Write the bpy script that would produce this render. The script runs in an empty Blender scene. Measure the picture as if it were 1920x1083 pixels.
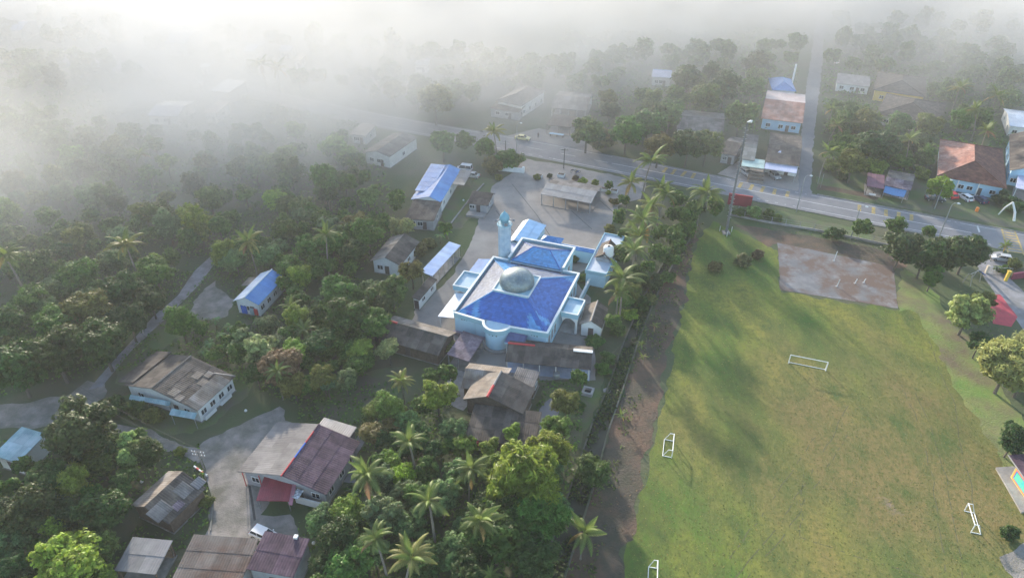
import bpy, math, random
import numpy as np
from mathutils import Vector, Matrix
from mathutils.geometry import tessellate_polygon
from mathutils import noise as mnoise

sc = bpy.context.scene
COL = sc.collection
PI = math.pi
rnd = random.Random(11)

# ------------------------------------------------------------------ camera, sky, sun, exposure
FPX, PITCH, CAMH = 1330.0, math.radians(34.5), 80.0
cam = bpy.data.objects.new('camera', bpy.data.cameras.new('camera'))
COL.objects.link(cam)
sc.camera = cam
cam.location = (0, 0, CAMH)
cam.rotation_euler = (PI/2 - PITCH, 0, 0)
cam.data.sensor_width = 36
cam.data.lens = 36*FPX/1920
cam.data.clip_end = 3000

SUN_EL, SUN_AZ = math.radians(15), math.radians(109)
w = bpy.data.worlds.new('World')
sc.world = w
w.use_nodes = True
_sky = w.node_tree.nodes.new('ShaderNodeTexSky')
_sky.sky_type = 'NISHITA'
_sky.sun_disc = False
_sky.sun_elevation = SUN_EL
_sky.sun_rotation = PI/2 - SUN_AZ
w.node_tree.links.new(_sky.outputs[0], w.node_tree.nodes['Background'].inputs[0])
w.node_tree.nodes['Background'].inputs[1].default_value = 0.15
_l = bpy.data.lights.new('sun', 'SUN')
_l.energy = 3.8
_l.angle = math.radians(2.0)
_l.color = (1, 0.88, 0.72)
sun = bpy.data.objects.new('sun', _l)
COL.objects.link(sun)
sun.rotation_euler = Vector((math.cos(SUN_AZ)*math.cos(SUN_EL), math.sin(SUN_AZ)*math.cos(SUN_EL), math.sin(SUN_EL))).to_track_quat('Z', 'Y').to_euler()
sc.view_settings.view_transform = 'Standard'
sc.view_settings.look = 'None'
sc.view_settings.gamma = 1
sc.view_settings.use_curve_mapping = False
sc.view_settings.exposure = 1.65
sc.cycles.use_denoising = True
sc.cycles.max_bounces = 12
sc.cycles.diffuse_bounces = 3
sc.cycles.glossy_bounces = 2
sc.cycles.transmission_bounces = 3
sc.cycles.transparent_max_bounces = 4
sc.cycles.volume_bounces = 10
sc.cycles.volume_max_steps = 96


# ------------------------------------------------------------------ places: a pixel of the 1920 px photo -> a point on the level z
def G(px, py, z=0.0):
    u = (px-960)/FPX
    v = (541.5-py)/FPX
    d = (u, math.cos(PITCH)+v*math.sin(PITCH), -math.sin(PITCH)+v*math.cos(PITCH))
    t = (z-CAMH)/d[2]
    return Vector((d[0]*t, d[1]*t, z))


def top_z(base, py):
    v = (541.5-py)/FPX
    t = base.y/(math.cos(PITCH)+v*math.sin(PITCH))
    return CAMH + t*(-math.sin(PITCH)+v*math.cos(PITCH))


def depth(p):
    return p.y*math.cos(PITCH)+(CAMH-p.z)*math.sin(PITCH)


def to_px(p):
    dz = depth(p)
    up = p.y*math.sin(PITCH)-(CAMH-p.z)*math.cos(PITCH)
    return 960+p.x/dz*FPX, 541.5-up/dz*FPX


# ------------------------------------------------------------------ materials
MATS = {}


def nodes(name):
    m = bpy.data.materials.new(name)
    m.use_nodes = True
    return m, m.node_tree.nodes, m.node_tree.links, m.node_tree.nodes['Principled BSDF']


def mat(name, c1, c2=None, scale=1.0, rough=0.7, bump=0.0, tint=0.0, stretch=None, c3=None, scale3=0.1, metal=0.0, lo=0.35, hi=0.65, detail=6.0, bscale=None, spec=0.5):
    """two or three colours mixed by noise, per-piece tint, fine relief"""
    if name in MATS:
        return MATS[name]
    m, N, K, b = nodes(name)
    b.inputs['Roughness'].default_value = rough
    b.inputs['Metallic'].default_value = metal
    b.inputs['Specular IOR Level'].default_value = spec
    geo = N.new('ShaderNodeNewGeometry')
    vec = geo.outputs['Position']
    if stretch:
        mp = N.new('ShaderNodeMapping')
        mp.inputs['Rotation'].default_value = (0, 0, -stretch[0])
        mp.inputs['Scale'].default_value = (stretch[1], stretch[2], 1)
        mp.vector_type = 'TEXTURE' if False else 'POINT'
        K.new(vec, mp.inputs[0])
        vec = mp.outputs[0]
    def noise(s, d=detail, r=0.6):
        n = N.new('ShaderNodeTexNoise')
        n.inputs['Scale'].default_value = s
        n.inputs['Detail'].default_value = d
        n.inputs['Roughness'].default_value = r
        K.new(vec, n.inputs['Vector'])
        return n.outputs[0]
    def ramp(src, a, z):
        r = N.new('ShaderNodeMapRange')
        r.inputs[1].default_value = a
        r.inputs[2].default_value = z
        K.new(src, r.inputs[0])
        return r.outputs[0]
    def mix(fac, a, bb, mode='MIX'):
        x = N.new('ShaderNodeMix')
        x.data_type = 'RGBA'
        x.blend_type = mode
        for i, q in ((0, fac), (6, a), (7, bb)):
            if isinstance(q, (tuple, float, int)):
                x.inputs[i].default_value = (*q, 1) if isinstance(q, tuple) else q
            else:
                K.new(q, x.inputs[i])
        return x.outputs[2]
    col = mix(ramp(noise(scale), lo, hi), c1, c2 or tuple(c*0.72 for c in c1))
    if c3:
        col = mix(ramp(noise(scale3, 7, 0.65), lo+0.08, hi), col, c3)
    if tint:
        at = N.new('ShaderNodeAttribute')
        at.attribute_name = 'tint'
        r = N.new('ShaderNodeMapRange')
        r.inputs[3].default_value = 1-tint
        r.inputs[4].default_value = 1+tint
        K.new(at.outputs['Fac'], r.inputs[0])
        cb = N.new('ShaderNodeCombineColor')
        for i in range(3):
            K.new(r.outputs[0], cb.inputs[i])
        col = mix(1.0, col, cb.outputs[0], 'MULTIPLY')
    K.new(col, b.inputs['Base Color'])
    if bump:
        bp = N.new('ShaderNodeBump')
        bp.inputs['Strength'].default_value = bump
        bp.inputs['Distance'].default_value = 0.3
        K.new(noise(bscale or scale*4, 5), bp.inputs['Height'])
        K.new(bp.outputs[0], b.inputs['Normal'])
    MATS[name] = m
    return m


def leaf_mat(name, transl=0.35):
    m, N, K, b = nodes(name)
    oi = N.new('ShaderNodeObjectInfo')
    at = N.new('ShaderNodeAttribute')
    at.attribute_name = 'tint'
    r = N.new('ShaderNodeMapRange')
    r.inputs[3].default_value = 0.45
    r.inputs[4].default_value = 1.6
    K.new(at.outputs['Fac'], r.inputs[0])
    cb = N.new('ShaderNodeCombineColor')
    for i in range(3):
        K.new(r.outputs[0], cb.inputs[i])
    x = N.new('ShaderNodeMix')
    x.data_type = 'RGBA'
    x.blend_type = 'MULTIPLY'
    x.inputs[0].default_value = 1
    K.new(oi.outputs['Color'], x.inputs[6])
    K.new(cb.outputs[0], x.inputs[7])
    K.new(x.outputs[2], b.inputs['Base Color'])
    b.inputs['Roughness'].default_value = 0.5
    b.inputs['Specular IOR Level'].default_value = 0.15
    tr = N.new('ShaderNodeBsdfTranslucent')
    hs = N.new('ShaderNodeHueSaturation')
    hs.inputs['Value'].default_value = 1.5
    hs.inputs['Hue'].default_value = 0.485
    K.new(x.outputs[2], hs.inputs['Color'])
    K.new(hs.outputs[0], tr.inputs[0])
    ms = N.new('ShaderNodeMixShader')
    ms.inputs[0].default_value = transl
    K.new(b.outputs[0], ms.inputs[1])
    K.new(tr.outputs[0], ms.inputs[2])
    K.new(ms.outputs[0], N['Material Output'].inputs['Surface'])
    return m


LEAF = leaf_mat('leaf')
BARK = mat('bark', (0.16, 0.13, 0.10), (0.09, 0.075, 0.06), 6, 0.9, 0.4)
PALMBARK = mat('palm_bark', (0.25, 0.22, 0.18), (0.15, 0.13, 0.11), 8, 0.9, 0.4)
R_BROWN = mat('roof_weathered_brown', (0.093, 0.077, 0.068), (0.053, 0.045, 0.041), 1.3, 0.8, 0.1, 0.3, c3=(0.124, 0.105, 0.087), scale3=0.5, spec=0.2)
R_TAN = mat('roof_tan', (0.203, 0.165, 0.128), (0.135, 0.109, 0.090), 1.1, 0.8, 0.1, 0.25, c3=(0.247, 0.225, 0.203), scale3=0.4, spec=0.2)
R_GREY = mat('roof_grey', (0.140, 0.130, 0.122), (0.091, 0.084, 0.081), 1.0, 0.7, 0.1, 0.3, c3=(0.196, 0.182, 0.175), scale3=0.35, spec=0.2)
R_PALE = mat('roof_pale_sheet', (0.240, 0.228, 0.216), (0.168, 0.160, 0.156), 0.8, 0.55, 0.1, 0.2, c3=(0.192, 0.176, 0.176), scale3=0.3)
R_PURPLE = mat('roof_purple_brown', (0.095, 0.055, 0.075), (0.06, 0.038, 0.054), 1.4, 0.75, 0.1, 0.25, c3=(0.13, 0.085, 0.105), scale3=0.6, spec=0.2)
R_LILAC = mat('roof_faded_lilac', (0.150, 0.112, 0.135), (0.090, 0.068, 0.086), 1.4, 0.65, 0.1, 0.35, c3=(0.210, 0.173, 0.195), scale3=0.9, spec=0.2)
R_RUST = mat('roof_rust', (0.121, 0.074, 0.058), (0.078, 0.058, 0.051), 0.7, 0.85, 0.1, 0.2, c3=(0.156, 0.144, 0.133), scale3=0.14, spec=0.2)
R_RED = mat('roof_red', (0.27, 0.03, 0.045), (0.2, 0.025, 0.04), 1.0, 0.5, 0.05, 0.12)
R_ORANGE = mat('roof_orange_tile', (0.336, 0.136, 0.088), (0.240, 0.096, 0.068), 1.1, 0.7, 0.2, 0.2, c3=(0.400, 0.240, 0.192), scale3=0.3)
R_MAROON = mat('roof_maroon_tile', (0.140, 0.059, 0.045), (0.084, 0.038, 0.035), 1.2, 0.75, 0.2, 0.25, c3=(0.189, 0.091, 0.063), scale3=0.35, spec=0.2)
R_BLUE = mat('roof_blue_sheet', (0.09, 0.24, 0.52), (0.07, 0.19, 0.43), 0.9, 0.4, 0.05, 0.12, c3=(0.13, 0.29, 0.55), scale3=0.25, spec=.2)
R_TEAL = mat('roof_teal_sheet', (0.2, 0.34, 0.36), (0.15, 0.26, 0.29), 1.0, 0.6, 0.1, 0.2, c3=(0.32, 0.42, 0.46), scale3=0.4)
R_WHITE = mat('roof_white_sheet', (0.62, 0.66, 0.72), (0.5, 0.55, 0.63), 0.7, 0.45, 0.05, 0.1)
R_LAV = mat('roof_pale_lavender', (0.5, 0.52, 0.66), (0.42, 0.44, 0.58), 0.8, 0.5, 0.05, 0.1)
R_GREEN = mat('awning_pale_green', (0.45, 0.58, 0.52), (0.38, 0.5, 0.46), 1.2, 0.6, 0.05, 0.1)
TILE_BLUE = mat('glazed_blue_tile', (0.045, 0.135, 0.42), (0.035, 0.11, 0.35), 2.5, 0.33, 0.0, 0.22)
TILE_SKY = mat('glazed_sky_blue_tile', (0.11, 0.32, 0.58), (0.09, 0.26, 0.5), 2.5, 0.33, 0.0, 0.2)
TILE_PALE = mat('sunlit_pale_tile', (0.16, 0.19, 0.26), (0.125, 0.15, 0.22), 1.2, 0.6, 0.1, 0.25, c3=(0.2, 0.22, 0.26), scale3=0.4, spec=.08)  # sun and sheen on the back and left slopes, put into a paler colour
W_WHITE = mat('wall_white', (0.72, 0.72, 0.7), (0.6, 0.6, 0.58), 0.6, 0.8, 0.05)
W_BLUE = mat('wall_pale_blue', (0.42, 0.62, 0.76), (0.36, 0.55, 0.7), 0.6, 0.8, 0.05)
W_MOSQUE = mat('wall_mosque_blue', (0.46, 0.66, 0.76), (0.4, 0.6, 0.7), 0.5, 0.75, 0.05)
PARAPET = mat('parapet_turquoise', (0.27, 0.47, 0.55), (0.21, 0.39, 0.48), 0.8, 0.7, 0.05, c3=(0.36, 0.52, 0.57), scale3=0.4)
FLAT = mat('flat_roof_slab', (0.36, 0.52, 0.62), (0.28, 0.43, 0.54), 0.5, 0.7, 0.05, c3=(0.5, 0.58, 0.62), scale3=0.4)
CAP = mat('coping_white', (0.72, 0.74, 0.72), (0.6, 0.63, 0.62), 1.5, 0.7)
W_CREAM = mat('wall_cream', (0.55, 0.48, 0.38), (0.45, 0.39, 0.31), 0.8, 0.85, 0.05)
W_WOOD = mat('wall_timber', (0.17, 0.12, 0.085), (0.1, 0.075, 0.055), 2.0, 0.85, 0.1)
W_YELLOW = mat('wall_yellow', (0.7, 0.5, 0.1), (0.6, 0.42, 0.09), 0.8, 0.8)
W_GREY = mat('wall_grey', (0.36, 0.36, 0.37), (0.27, 0.27, 0.28), 0.8, 0.85, 0.05)
DOME = mat('dome_grey_blue', (0.19, 0.245, 0.27), (0.125, 0.165, 0.19), 1.1, 0.42, 0.1, 0.12, c3=(0.27, 0.3, 0.27), scale3=0.5, metal=0.25)
GLASS = mat('window_glass', (0.03, 0.04, 0.05), (0.02, 0.025, 0.03), 1, 0.15)
DARK = mat('dark_opening', (0.02, 0.02, 0.022), None, 1, 0.8)
DOORM = mat('door_wood', (0.12, 0.09, 0.08), None, 3, 0.6)
METAL = mat('galvanised_metal', (0.4, 0.41, 0.42), (0.3, 0.31, 0.32), 3, 0.45, metal=0.5)
WHITEP = mat('white_paint', (0.78, 0.78, 0.76), (0.68, 0.68, 0.66), 4, 0.55)
DARKP = mat('dark_pole', (0.06, 0.06, 0.06), None, 3, 0.7)
CONC = mat('concrete', (0.36, 0.34, 0.32), (0.26, 0.245, 0.235), 0.7, 0.9, 0.15, c3=(0.2, 0.19, 0.18), scale3=0.25)
CONC_OLD = mat('old_concrete', (0.28, 0.265, 0.25), (0.18, 0.175, 0.165), 0.9, 0.9, 0.2, c3=(0.12, 0.13, 0.1), scale3=0.3)
TYRE = mat('tyre_rubber', (0.02, 0.02, 0.02), None, 5, 0.8)
REDP = mat('red_paint', (0.55, 0.05, 0.05), (0.45, 0.04, 0.045), 1.5, 0.5)
BLUEP = mat('blue_paint', (0.05, 0.16, 0.6), None, 2, 0.5)
YELP = mat('yellow_paint', (0.7, 0.48, 0.06), None, 2, 0.6)
TARP = mat('blue_tarp', (0.1, 0.26, 0.5), (0.08, 0.2, 0.4), 2.5, 0.5, 0.3)
ORANGEP = mat('orange_plastic', (0.85, 0.25, 0.04), None, 2, 0.5)


# ------------------------------------------------------------------ building blocks
class MB:
    def __init__(s):
        s.v = []; s.f = []; s.m = []; s.t = []
    def add(s, vs, fs, m=0, t=0.5):
        n = len(s.v)
        s.v += [tuple(q) for q in vs]
        for f in fs:
            s.f.append(tuple(i+n for i in f)); s.m.append(m); s.t.append(t)
        return s
    def box(s, a, b, m=0, t=0.5):
        x0, y0, z0 = a; x1, y1, z1 = b
        return s.add([(x0,y0,z0),(x1,y0,z0),(x1,y1,z0),(x0,y1,z0),(x0,y0,z1),(x1,y0,z1),(x1,y1,z1),(x0,y1,z1)],
                     [(0,3,2,1),(4,5,6,7),(0,1,5,4),(1,2,6,5),(2,3,7,6),(3,0,4,7)], m, t)
    def prism(s, poly, z0, z1, m=0, t=0.5):
        n = len(poly)
        vs = [(p[0], p[1], z0) for p in poly]+[(p[0], p[1], z1) for p in poly]
        fs = [(i, (i+1) % n, (i+1) % n+n, i+n) for i in range(n)]
        fs += [tuple(range(n-1, -1, -1)), tuple(range(n, 2*n))]
        return s.add(vs, fs, m, t)
    def tube(s, pts, r, n=8, m=0, t=0.5, cap=True):
        pts = [Vector(p) for p in pts]
        rs = r if isinstance(r, (list, tuple)) else [r]*len(pts)
        vs = []
        for i, p in enumerate(pts):
            d = (pts[min(i+1, len(pts)-1)]-pts[max(i-1, 0)]).normalized()
            a = d.orthogonal().normalized() if abs(d.z) < 0.98 else Vector((1, 0, 0))
            a = (a-d*a.dot(d)).normalized()
            b = d.cross(a)
            for k in range(n):
                q = p+rs[i]*(math.cos(2*PI*k/n)*a+math.sin(2*PI*k/n)*b)
                vs.append(q)
        fs = [(i*n+k, i*n+(k+1) % n, (i+1)*n+(k+1) % n, (i+1)*n+k) for i in range(len(pts)-1) for k in range(n)]
        if cap:
            fs += [tuple(range(n-1, -1, -1)), tuple(range((len(pts)-1)*n, len(pts)*n))]
        return s.add(vs, fs, m, t)
    def lathe(s, prof, n=24, c=(0, 0), m=0, a0=0, a1=2*PI, tints=False):
        full = abs(a1-a0-2*PI) < 1e-6
        cols = n if full else n+1
        vs = [(c[0]+r*math.cos(a0+(a1-a0)*k/n), c[1]+r*math.sin(a0+(a1-a0)*k/n), z) for r, z in prof for k in range(cols)]
        for i in range(len(prof)-1):
            for k in range(n):
                kk = (k+1) % cols
                s.f.append(tuple(len(s.v)+q for q in (i*cols+k, i*cols+kk, (i+1)*cols+kk, (i+1)*cols+k)))
                s.m.append(m); s.t.append(rnd.random() if tints else 0.5)
        s.v += vs
        return s
    def obj(s, name, mats, parent=None, loc=(0, 0, 0), rz=0.0, smooth=False):
        me = bpy.data.meshes.new(name)
        me.from_pydata(s.v, [], s.f)
        for m in (mats if isinstance(mats, (list, tuple)) else [mats]):
            me.materials.append(m)
        me.polygons.foreach_set('material_index', s.m)
        at = me.attributes.new('tint', 'FLOAT', 'FACE')
        at.data.foreach_set('value', s.t)
        if smooth:
            me.polygons.foreach_set('use_smooth', [True]*len(s.f))
        me.update()
        return link(name, me, parent, loc, rz)


def link(name, me, parent=None, loc=(0, 0, 0), rz=0.0):
    o = bpy.data.objects.new(name, me)
    COL.objects.link(o)
    o.location = loc
    o.rotation_euler = (0, 0, rz)
    if parent:
        o.parent = parent
    return o


def tag(o, label, cat, group=None):
    o['label'] = label
    o['category'] = cat
    if group:
        o['group'] = group
    return o


def thing(name, label, cat, loc=(0, 0, 0), rz=0.0, group=None):
    return tag(link(name, None, None, loc, rz), label, cat, group)


def structure(o, kind='structure'):
    o['kind'] = kind
    return o


EXCL = []       # ground taken by buildings, roads and yards (world xy polygons)


def inside(poly, x, y):
    r = False
    n = len(poly)
    for i in range(n):
        x0, y0 = poly[i]; x1, y1 = poly[i-1]
        if (y0 > y) != (y1 > y) and x < (x1-x0)*(y-y0)/(y1-y0)+x0:
            r = not r
    return r


def inside_np(poly, X, Y):
    r = np.zeros(X.shape, bool)
    n = len(poly)
    for i in range(n):
        x0, y0 = poly[i]; x1, y1 = poly[i-1]
        if y0 == y1:
            continue
        r ^= ((y0 > Y) != (y1 > Y)) & (X < (x1-x0)*(Y-y0)/(y1-y0)+x0)
    return r


def wpoly(px):
    return [tuple(G(*p)[:2]) for p in px]


def rough_poly(pts, step=1.2, amp=0.5, seed=0.0):
    out = []
    n = len(pts)
    for i in range(n):
        a = Vector(pts[i]); b = Vector(pts[(i+1) % n])
        k = max(1, int((b-a).length/step))
        for j in range(k):
            p = a.lerp(b, j/k)
            if amp:
                p = p+Vector((mnoise.noise((p.x*0.35, p.y*0.35, seed)), mnoise.noise((p.x*0.35, p.y*0.35, seed+9))))*amp*1.6 \
                     + Vector((mnoise.noise((p.x*1.3, p.y*1.3, seed)), mnoise.noise((p.x*1.3, p.y*1.3, seed+9))))*amp*0.6
            out.append(tuple(p))
    return out


def patch(name, px, z, m, amp=0.6, step=0.9, excl=True, world=False):
    pts = px if world else wpoly(px)
    if excl:
        EXCL.append(pts)
    pts = rough_poly(pts, step, amp, z*100)
    tri = tessellate_polygon([[Vector((p[0], p[1], 0)) for p in pts]])
    me = bpy.data.meshes.new(name)
    vs = [(p[0], p[1], z) for p in pts]
    fs = []
    for t in tri:
        a, b, c = (Vector(vs[i]) for i in t)
        fs.append(tuple(t) if (b-a).cross(c-a).z > 0 else tuple(reversed(t)))
    me.from_pydata(vs, [], fs)
    me.materials.append(m)
    return structure(link(name, me))


# ------------------------------------------------------------------ ground
def field_material():
    m, N, K, b = nodes('field_grass')
    b.inputs['Roughness'].default_value = .95
    b.inputs['Specular IOR Level'].default_value = .15
    geo = N.new('ShaderNodeNewGeometry')
    def nz(s, d, rot=0.0, st=(1, 1, 1), r=.6):
        mp = N.new('ShaderNodeMapping')
        mp.inputs['Rotation'].default_value = (0, 0, rot)
        mp.inputs['Scale'].default_value = st
        K.new(geo.outputs['Position'], mp.inputs[0])
        n = N.new('ShaderNodeTexNoise')
        n.inputs['Scale'].default_value = s
        n.inputs['Detail'].default_value = d
        n.inputs['Roughness'].default_value = r
        K.new(mp.outputs[0], n.inputs['Vector'])
        return n.outputs[0]
    def near(px, py, rad, soft):
        p = G(px, py)
        d = N.new('ShaderNodeVectorMath'); d.operation = 'DISTANCE'
        K.new(geo.outputs['Position'], d.inputs[0]); d.inputs[1].default_value = p
        r = N.new('ShaderNodeMapRange'); r.inputs[1].default_value = rad; r.inputs[2].default_value = rad-soft
        r.clamp = True
        K.new(d.outputs['Value'], r.inputs[0])
        return r.outputs[0]
    def op(o, a, c):
        n = N.new('ShaderNodeMath'); n.operation = o
        for i, q in enumerate((a, c)):
            if isinstance(q, (int, float)): n.inputs[i].default_value = q
            else: K.new(q, n.inputs[i])
        return n.outputs[0]
    def ramp(a, lo, hi):
        r = N.new('ShaderNodeMapRange'); r.inputs[1].default_value = lo; r.inputs[2].default_value = hi
        K.new(a, r.inputs[0]); return r.outputs[0]
    def mix(f, a, c):
        x = N.new('ShaderNodeMix'); x.data_type = 'RGBA'
        K.new(f, x.inputs[0])
        for i, q in ((6, a), (7, c)):
            if isinstance(q, tuple): x.inputs[i].default_value = (*q, 1)
            else: K.new(q, x.inputs[i])
        return x.outputs[2]
    col = mix(ramp(nz(.06, 8, .9, (1, .45, 1)), .4, .62), (.085, .155, .03), (.26, .235, .05))
    worn = op('ADD', op('MULTIPLY', near(1660, 860, 42, 36), .52), op('SUBTRACT', nz(.075, 9, .9, (1, .6, 1), .68), .36))
    col = mix(ramp(worn, .25, .6), col, (.2, .155, .062))
    col = mix(ramp(nz(.16, 10, .4, (1, .5, 1), .74), .47, .64), col, (.075, .11, .032))
    bare = op('ADD', op('MULTIPLY', near(1660, 948, 5, 4.5), .3), op('SUBTRACT', nz(.35, 8, 0, (1, 1, 1), .7), .5))
    col = mix(ramp(bare, .27, .42), col, (.22, .17, .12))
    col = mix(ramp(nz(1.1, 8, 0, (1, 1, 1), .75), .45, .7), col, (.1, .115, .035))
    K.new(col, b.inputs['Base Color'])
    bp = N.new('ShaderNodeBump'); bp.inputs['Strength'].default_value = .5; bp.inputs['Distance'].default_value = .22
    K.new(nz(2.2, 9, .9, (1, .6, 1), .75), bp.inputs['Height']); K.new(bp.outputs[0], b.inputs['Normal'])
    return m


GROUND = mat('ground_undergrowth', (0.06, 0.085, 0.032), (0.09, 0.085, 0.05), 0.12, 0.95, 0.5, c3=(0.05, 0.085, 0.025), scale3=0.05, bscale=1.5)
FIELD = field_material()
VERGE = mat('verge_grass', (0.11, 0.2, 0.035), (0.2, 0.22, 0.06), 0.2, 0.95, 0.4, c3=(0.13, 0.1, 0.06), scale3=0.12, bscale=3.0, detail=8)
LAWN = mat('lawn_grass', (0.065, 0.125, 0.035), (0.11, 0.13, 0.045), 0.25, 0.95, 0.4, c3=(0.11, 0.1, 0.07), scale3=0.15, bscale=3.0, detail=8)
DIRT = mat('bare_soil', (0.075, 0.06, 0.045), (0.045, 0.046, 0.026), 0.35, 0.95, 0.6, c3=(0.15, 0.085, 0.055), scale3=0.11, bscale=2.5, detail=9)
GRAVEL = mat('gravel_yard', (0.3, 0.27, 0.24), (0.19, 0.175, 0.16), 0.55, 0.95, 0.4, c3=(0.13, 0.125, 0.1), scale3=0.3, bscale=4, detail=9)
ASPH = mat('asphalt', (0.18, 0.18, 0.19), (0.145, 0.145, 0.157), 0.5, 0.7, 0.15, c3=(0.22, 0.215, 0.215), scale3=0.09, bscale=8)
LANE = mat('lane_concrete', (0.27, 0.265, 0.275), (0.21, 0.205, 0.21), 0.6, 0.85, 0.15, c3=(0.17, 0.165, 0.16), scale3=0.3, bscale=6)
PARK = mat('parking_paving', (0.25, 0.225, 0.205), (0.19, 0.175, 0.165), 0.35, 0.8, 0.15, c3=(0.31, 0.28, 0.25), scale3=0.1, bscale=6, detail=8)
COURT = mat('court_concrete', (0.24, 0.235, 0.235), (0.15, 0.15, 0.155), 0.22, 0.9, 0.2, c3=(0.13, 0.088, 0.07), scale3=0.14, bscale=4, detail=9, lo=0.36, hi=0.56)

b = MB().add([(-880, -90, 0), (880, -90, 0), (880, 1250, 0), (-880, 1250, 0)], [(0, 1, 2, 3)])
structure(b.obj('ground', GROUND))

patch('field', [(1306,446),(1340,415),(1372,428),(1440,462),(1458,470),(1462,545),(1684,582),(1720,568),(1790,640),(1830,740),(1880,850),(1925,960),(1990,1120),(2060,1290),(1110,1290),(1165,1083),(1205,900),(1245,740),(1270,620),(1295,500)], 0.012, FIELD, 0.7)
patch('grass_verge', [(1690,500),(1730,520),(1800,610),(1830,660),(1900,760),(1960,860),(2000,1000),(2060,1120),(1985,1120),(1925,975),(1870,850),(1800,740),(1755,650),(1715,585),(1684,582)], 0.018, VERGE, 0.7)
patch('bare_strip', [(1315,420),(1304,446),(1292,510),(1270,610),(1240,700),(1235,770),(1205,880),(1180,1010),(1160,1083),(1100,1290),(985,1290),(1050,1060),(1090,930),(1128,850),(1170,730),(1214,620),(1250,510),(1278,440)], 0.02, DIRT, 0.8, excl=False)
patch('bare_verge', [(1375,420),(1460,432),(1600,458),(1690,478),(1700,498),(1680,502),(1460,455),(1440,462)], 0.017, DIRT, 0.5)
patch('sports_court', [(1458,455),(1675,500),(1684,578),(1463,543)], 0.03, COURT, 0.15)
patch('grass_strip', [(1412,385),(1470,398),(1600,428),(1665,448),(1690,462),(1600,446),(1460,420),(1372,405)], 0.016, LAWN, 0.4)
patch('lawn', [(1530,352),(1600,368),(1680,388),(1760,402),(1850,420),(1960,436),(1960,370),(1870,350),(1780,345),(1720,330),(1640,325),(1560,320),(1530,330)], 0.016, LAWN, 0.5)
patch('lawn', [(560,740),(640,700),(700,690),(760,690),(740,760),(690,800),(640,790),(600,770)], 0.014, LAWN, 0.8, excl=False)
patch('lawn', [(290,690),(240,740),(205,760),(230,800),(320,815),(400,790),(460,740),(480,700),(440,680)], 0.013, LAWN, 0.8, excl=False)
patch('lawn', [(1012,705),(1090,715),(1130,690),(1160,640),(1110,790),(1090,840),(1020,790)], 0.014, LAWN, 0.8, excl=False)
patch('lawn', [(860,430),(905,392),(935,340),(880,330),(830,390),(840,430)], 0.014, LAWN, 0.6, excl=False)
patch('lawn', [(200,690),(290,600),(360,560),(380,600),(300,660),(240,720)], 0.015, LAWN, 0.8, excl=False)
patch('bare_verge', [(1535,345),(1600,358),(1650,365),(1640,375),(1580,362),(1530,355)], 0.022, DIRT, 0.4, excl=False)

# paved ground round the mosque, yard, lanes
patch('parking_lot', [(862,640),(770,612),(780,580),(850,515),(875,470),(900,410),(925,350),(958,325),(985,298),(1060,310),(1215,342),(1200,372),(1160,385),(1145,430),(1098,505),(1075,520),(1105,560),(1120,640),(1115,712),(950,712),(890,700),(850,680)], 0.024, PARK, 0.4)
patch('yard', [(372,838),(420,808),(470,785),(520,768),(560,800),(470,880),(510,905),(500,960),(545,960),(560,1010),(480,1010),(430,1083),(330,1120),(350,1050),(392,985),(402,930),(384,872)], 0.024, GRAVEL, 0.7)
patch('dirt_track', [(-60,770),(60,752),(130,738),(168,712),(200,722),(192,770),(215,792),(300,815),(378,846),(372,868),(290,836),(200,812),(130,800),(-60,806)], 0.02, GRAVEL, 0.6)
patch('lane', [(166,730),(232,655),(287,594),(333,554),(363,510),(395,480),(408,486),(377,531),(320,588),(277,628),(243,661),(192,724)], 0.028, LANE, 0.1)
patch('dirt_track', [(380,540),(400,528),(440,560),(430,590),(385,600),(350,595)], 0.02, GRAVEL, 0.6)
patch('side_lane', [(1496,362),(1500,278),(1507,200),(1513,157),(1522,100),(1530,40),(1535,10),(1548,10),(1546,40),(1543,100),(1538,157),(1533,200),(1525,270),(1521,366)], 0.028, ASPH, 0.35)
patch('shop_forecourt', [(1345,326),(1390,300),(1500,318),(1498,362),(1440,350)], 0.022, PARK, 0.3)
patch('shop_forecourt', [(900,268),(1010,240),(1090,262),(1130,288),(1070,276),(1000,264),(950,258)], 0.022, PARK, 0.3)
patch('driveway', [(1838,474),(1880,470),(1888,490),(1885,512),(1925,552),(1990,610),(1990,680),(1925,625),(1898,588),(1868,552),(1845,520),(1832,498)], 0.026, LANE, 0.2)
patch('red_paving', [(1852,552),(1875,552),(1908,594),(1895,612),(1862,606)], 0.034, mat('red_ground_paint', (0.5, 0.06, 0.08), (0.4, 0.05, 0.07), 1, 0.8), 0.1, excl=False)
patch('gravel_patch', [(1870,1040),(1930,1010),(1990,1040),(2000,1120),(1900,1110)], 0.024, GRAVEL, 0.8, excl=False)
patch('concrete_path', [(640,905),(655,840),(690,790),(705,795),(672,850),(665,905)], 0.02, LANE, 0.3, excl=False)
patch('concrete_apron', [(845,690),(890,690),(900,712),(870,770),(845,760),(835,720)], 0.03, CONC, 0.4)
patch('wet_ground', [(1000,790),(1030,745),(1050,750),(1040,790),(1015,830),(1000,830)], 0.02, mat('wet_concrete', (0.1, 0.11, 0.13), (0.08, 0.09, 0.1), 0.7, 0.35), 0.5)

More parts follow.
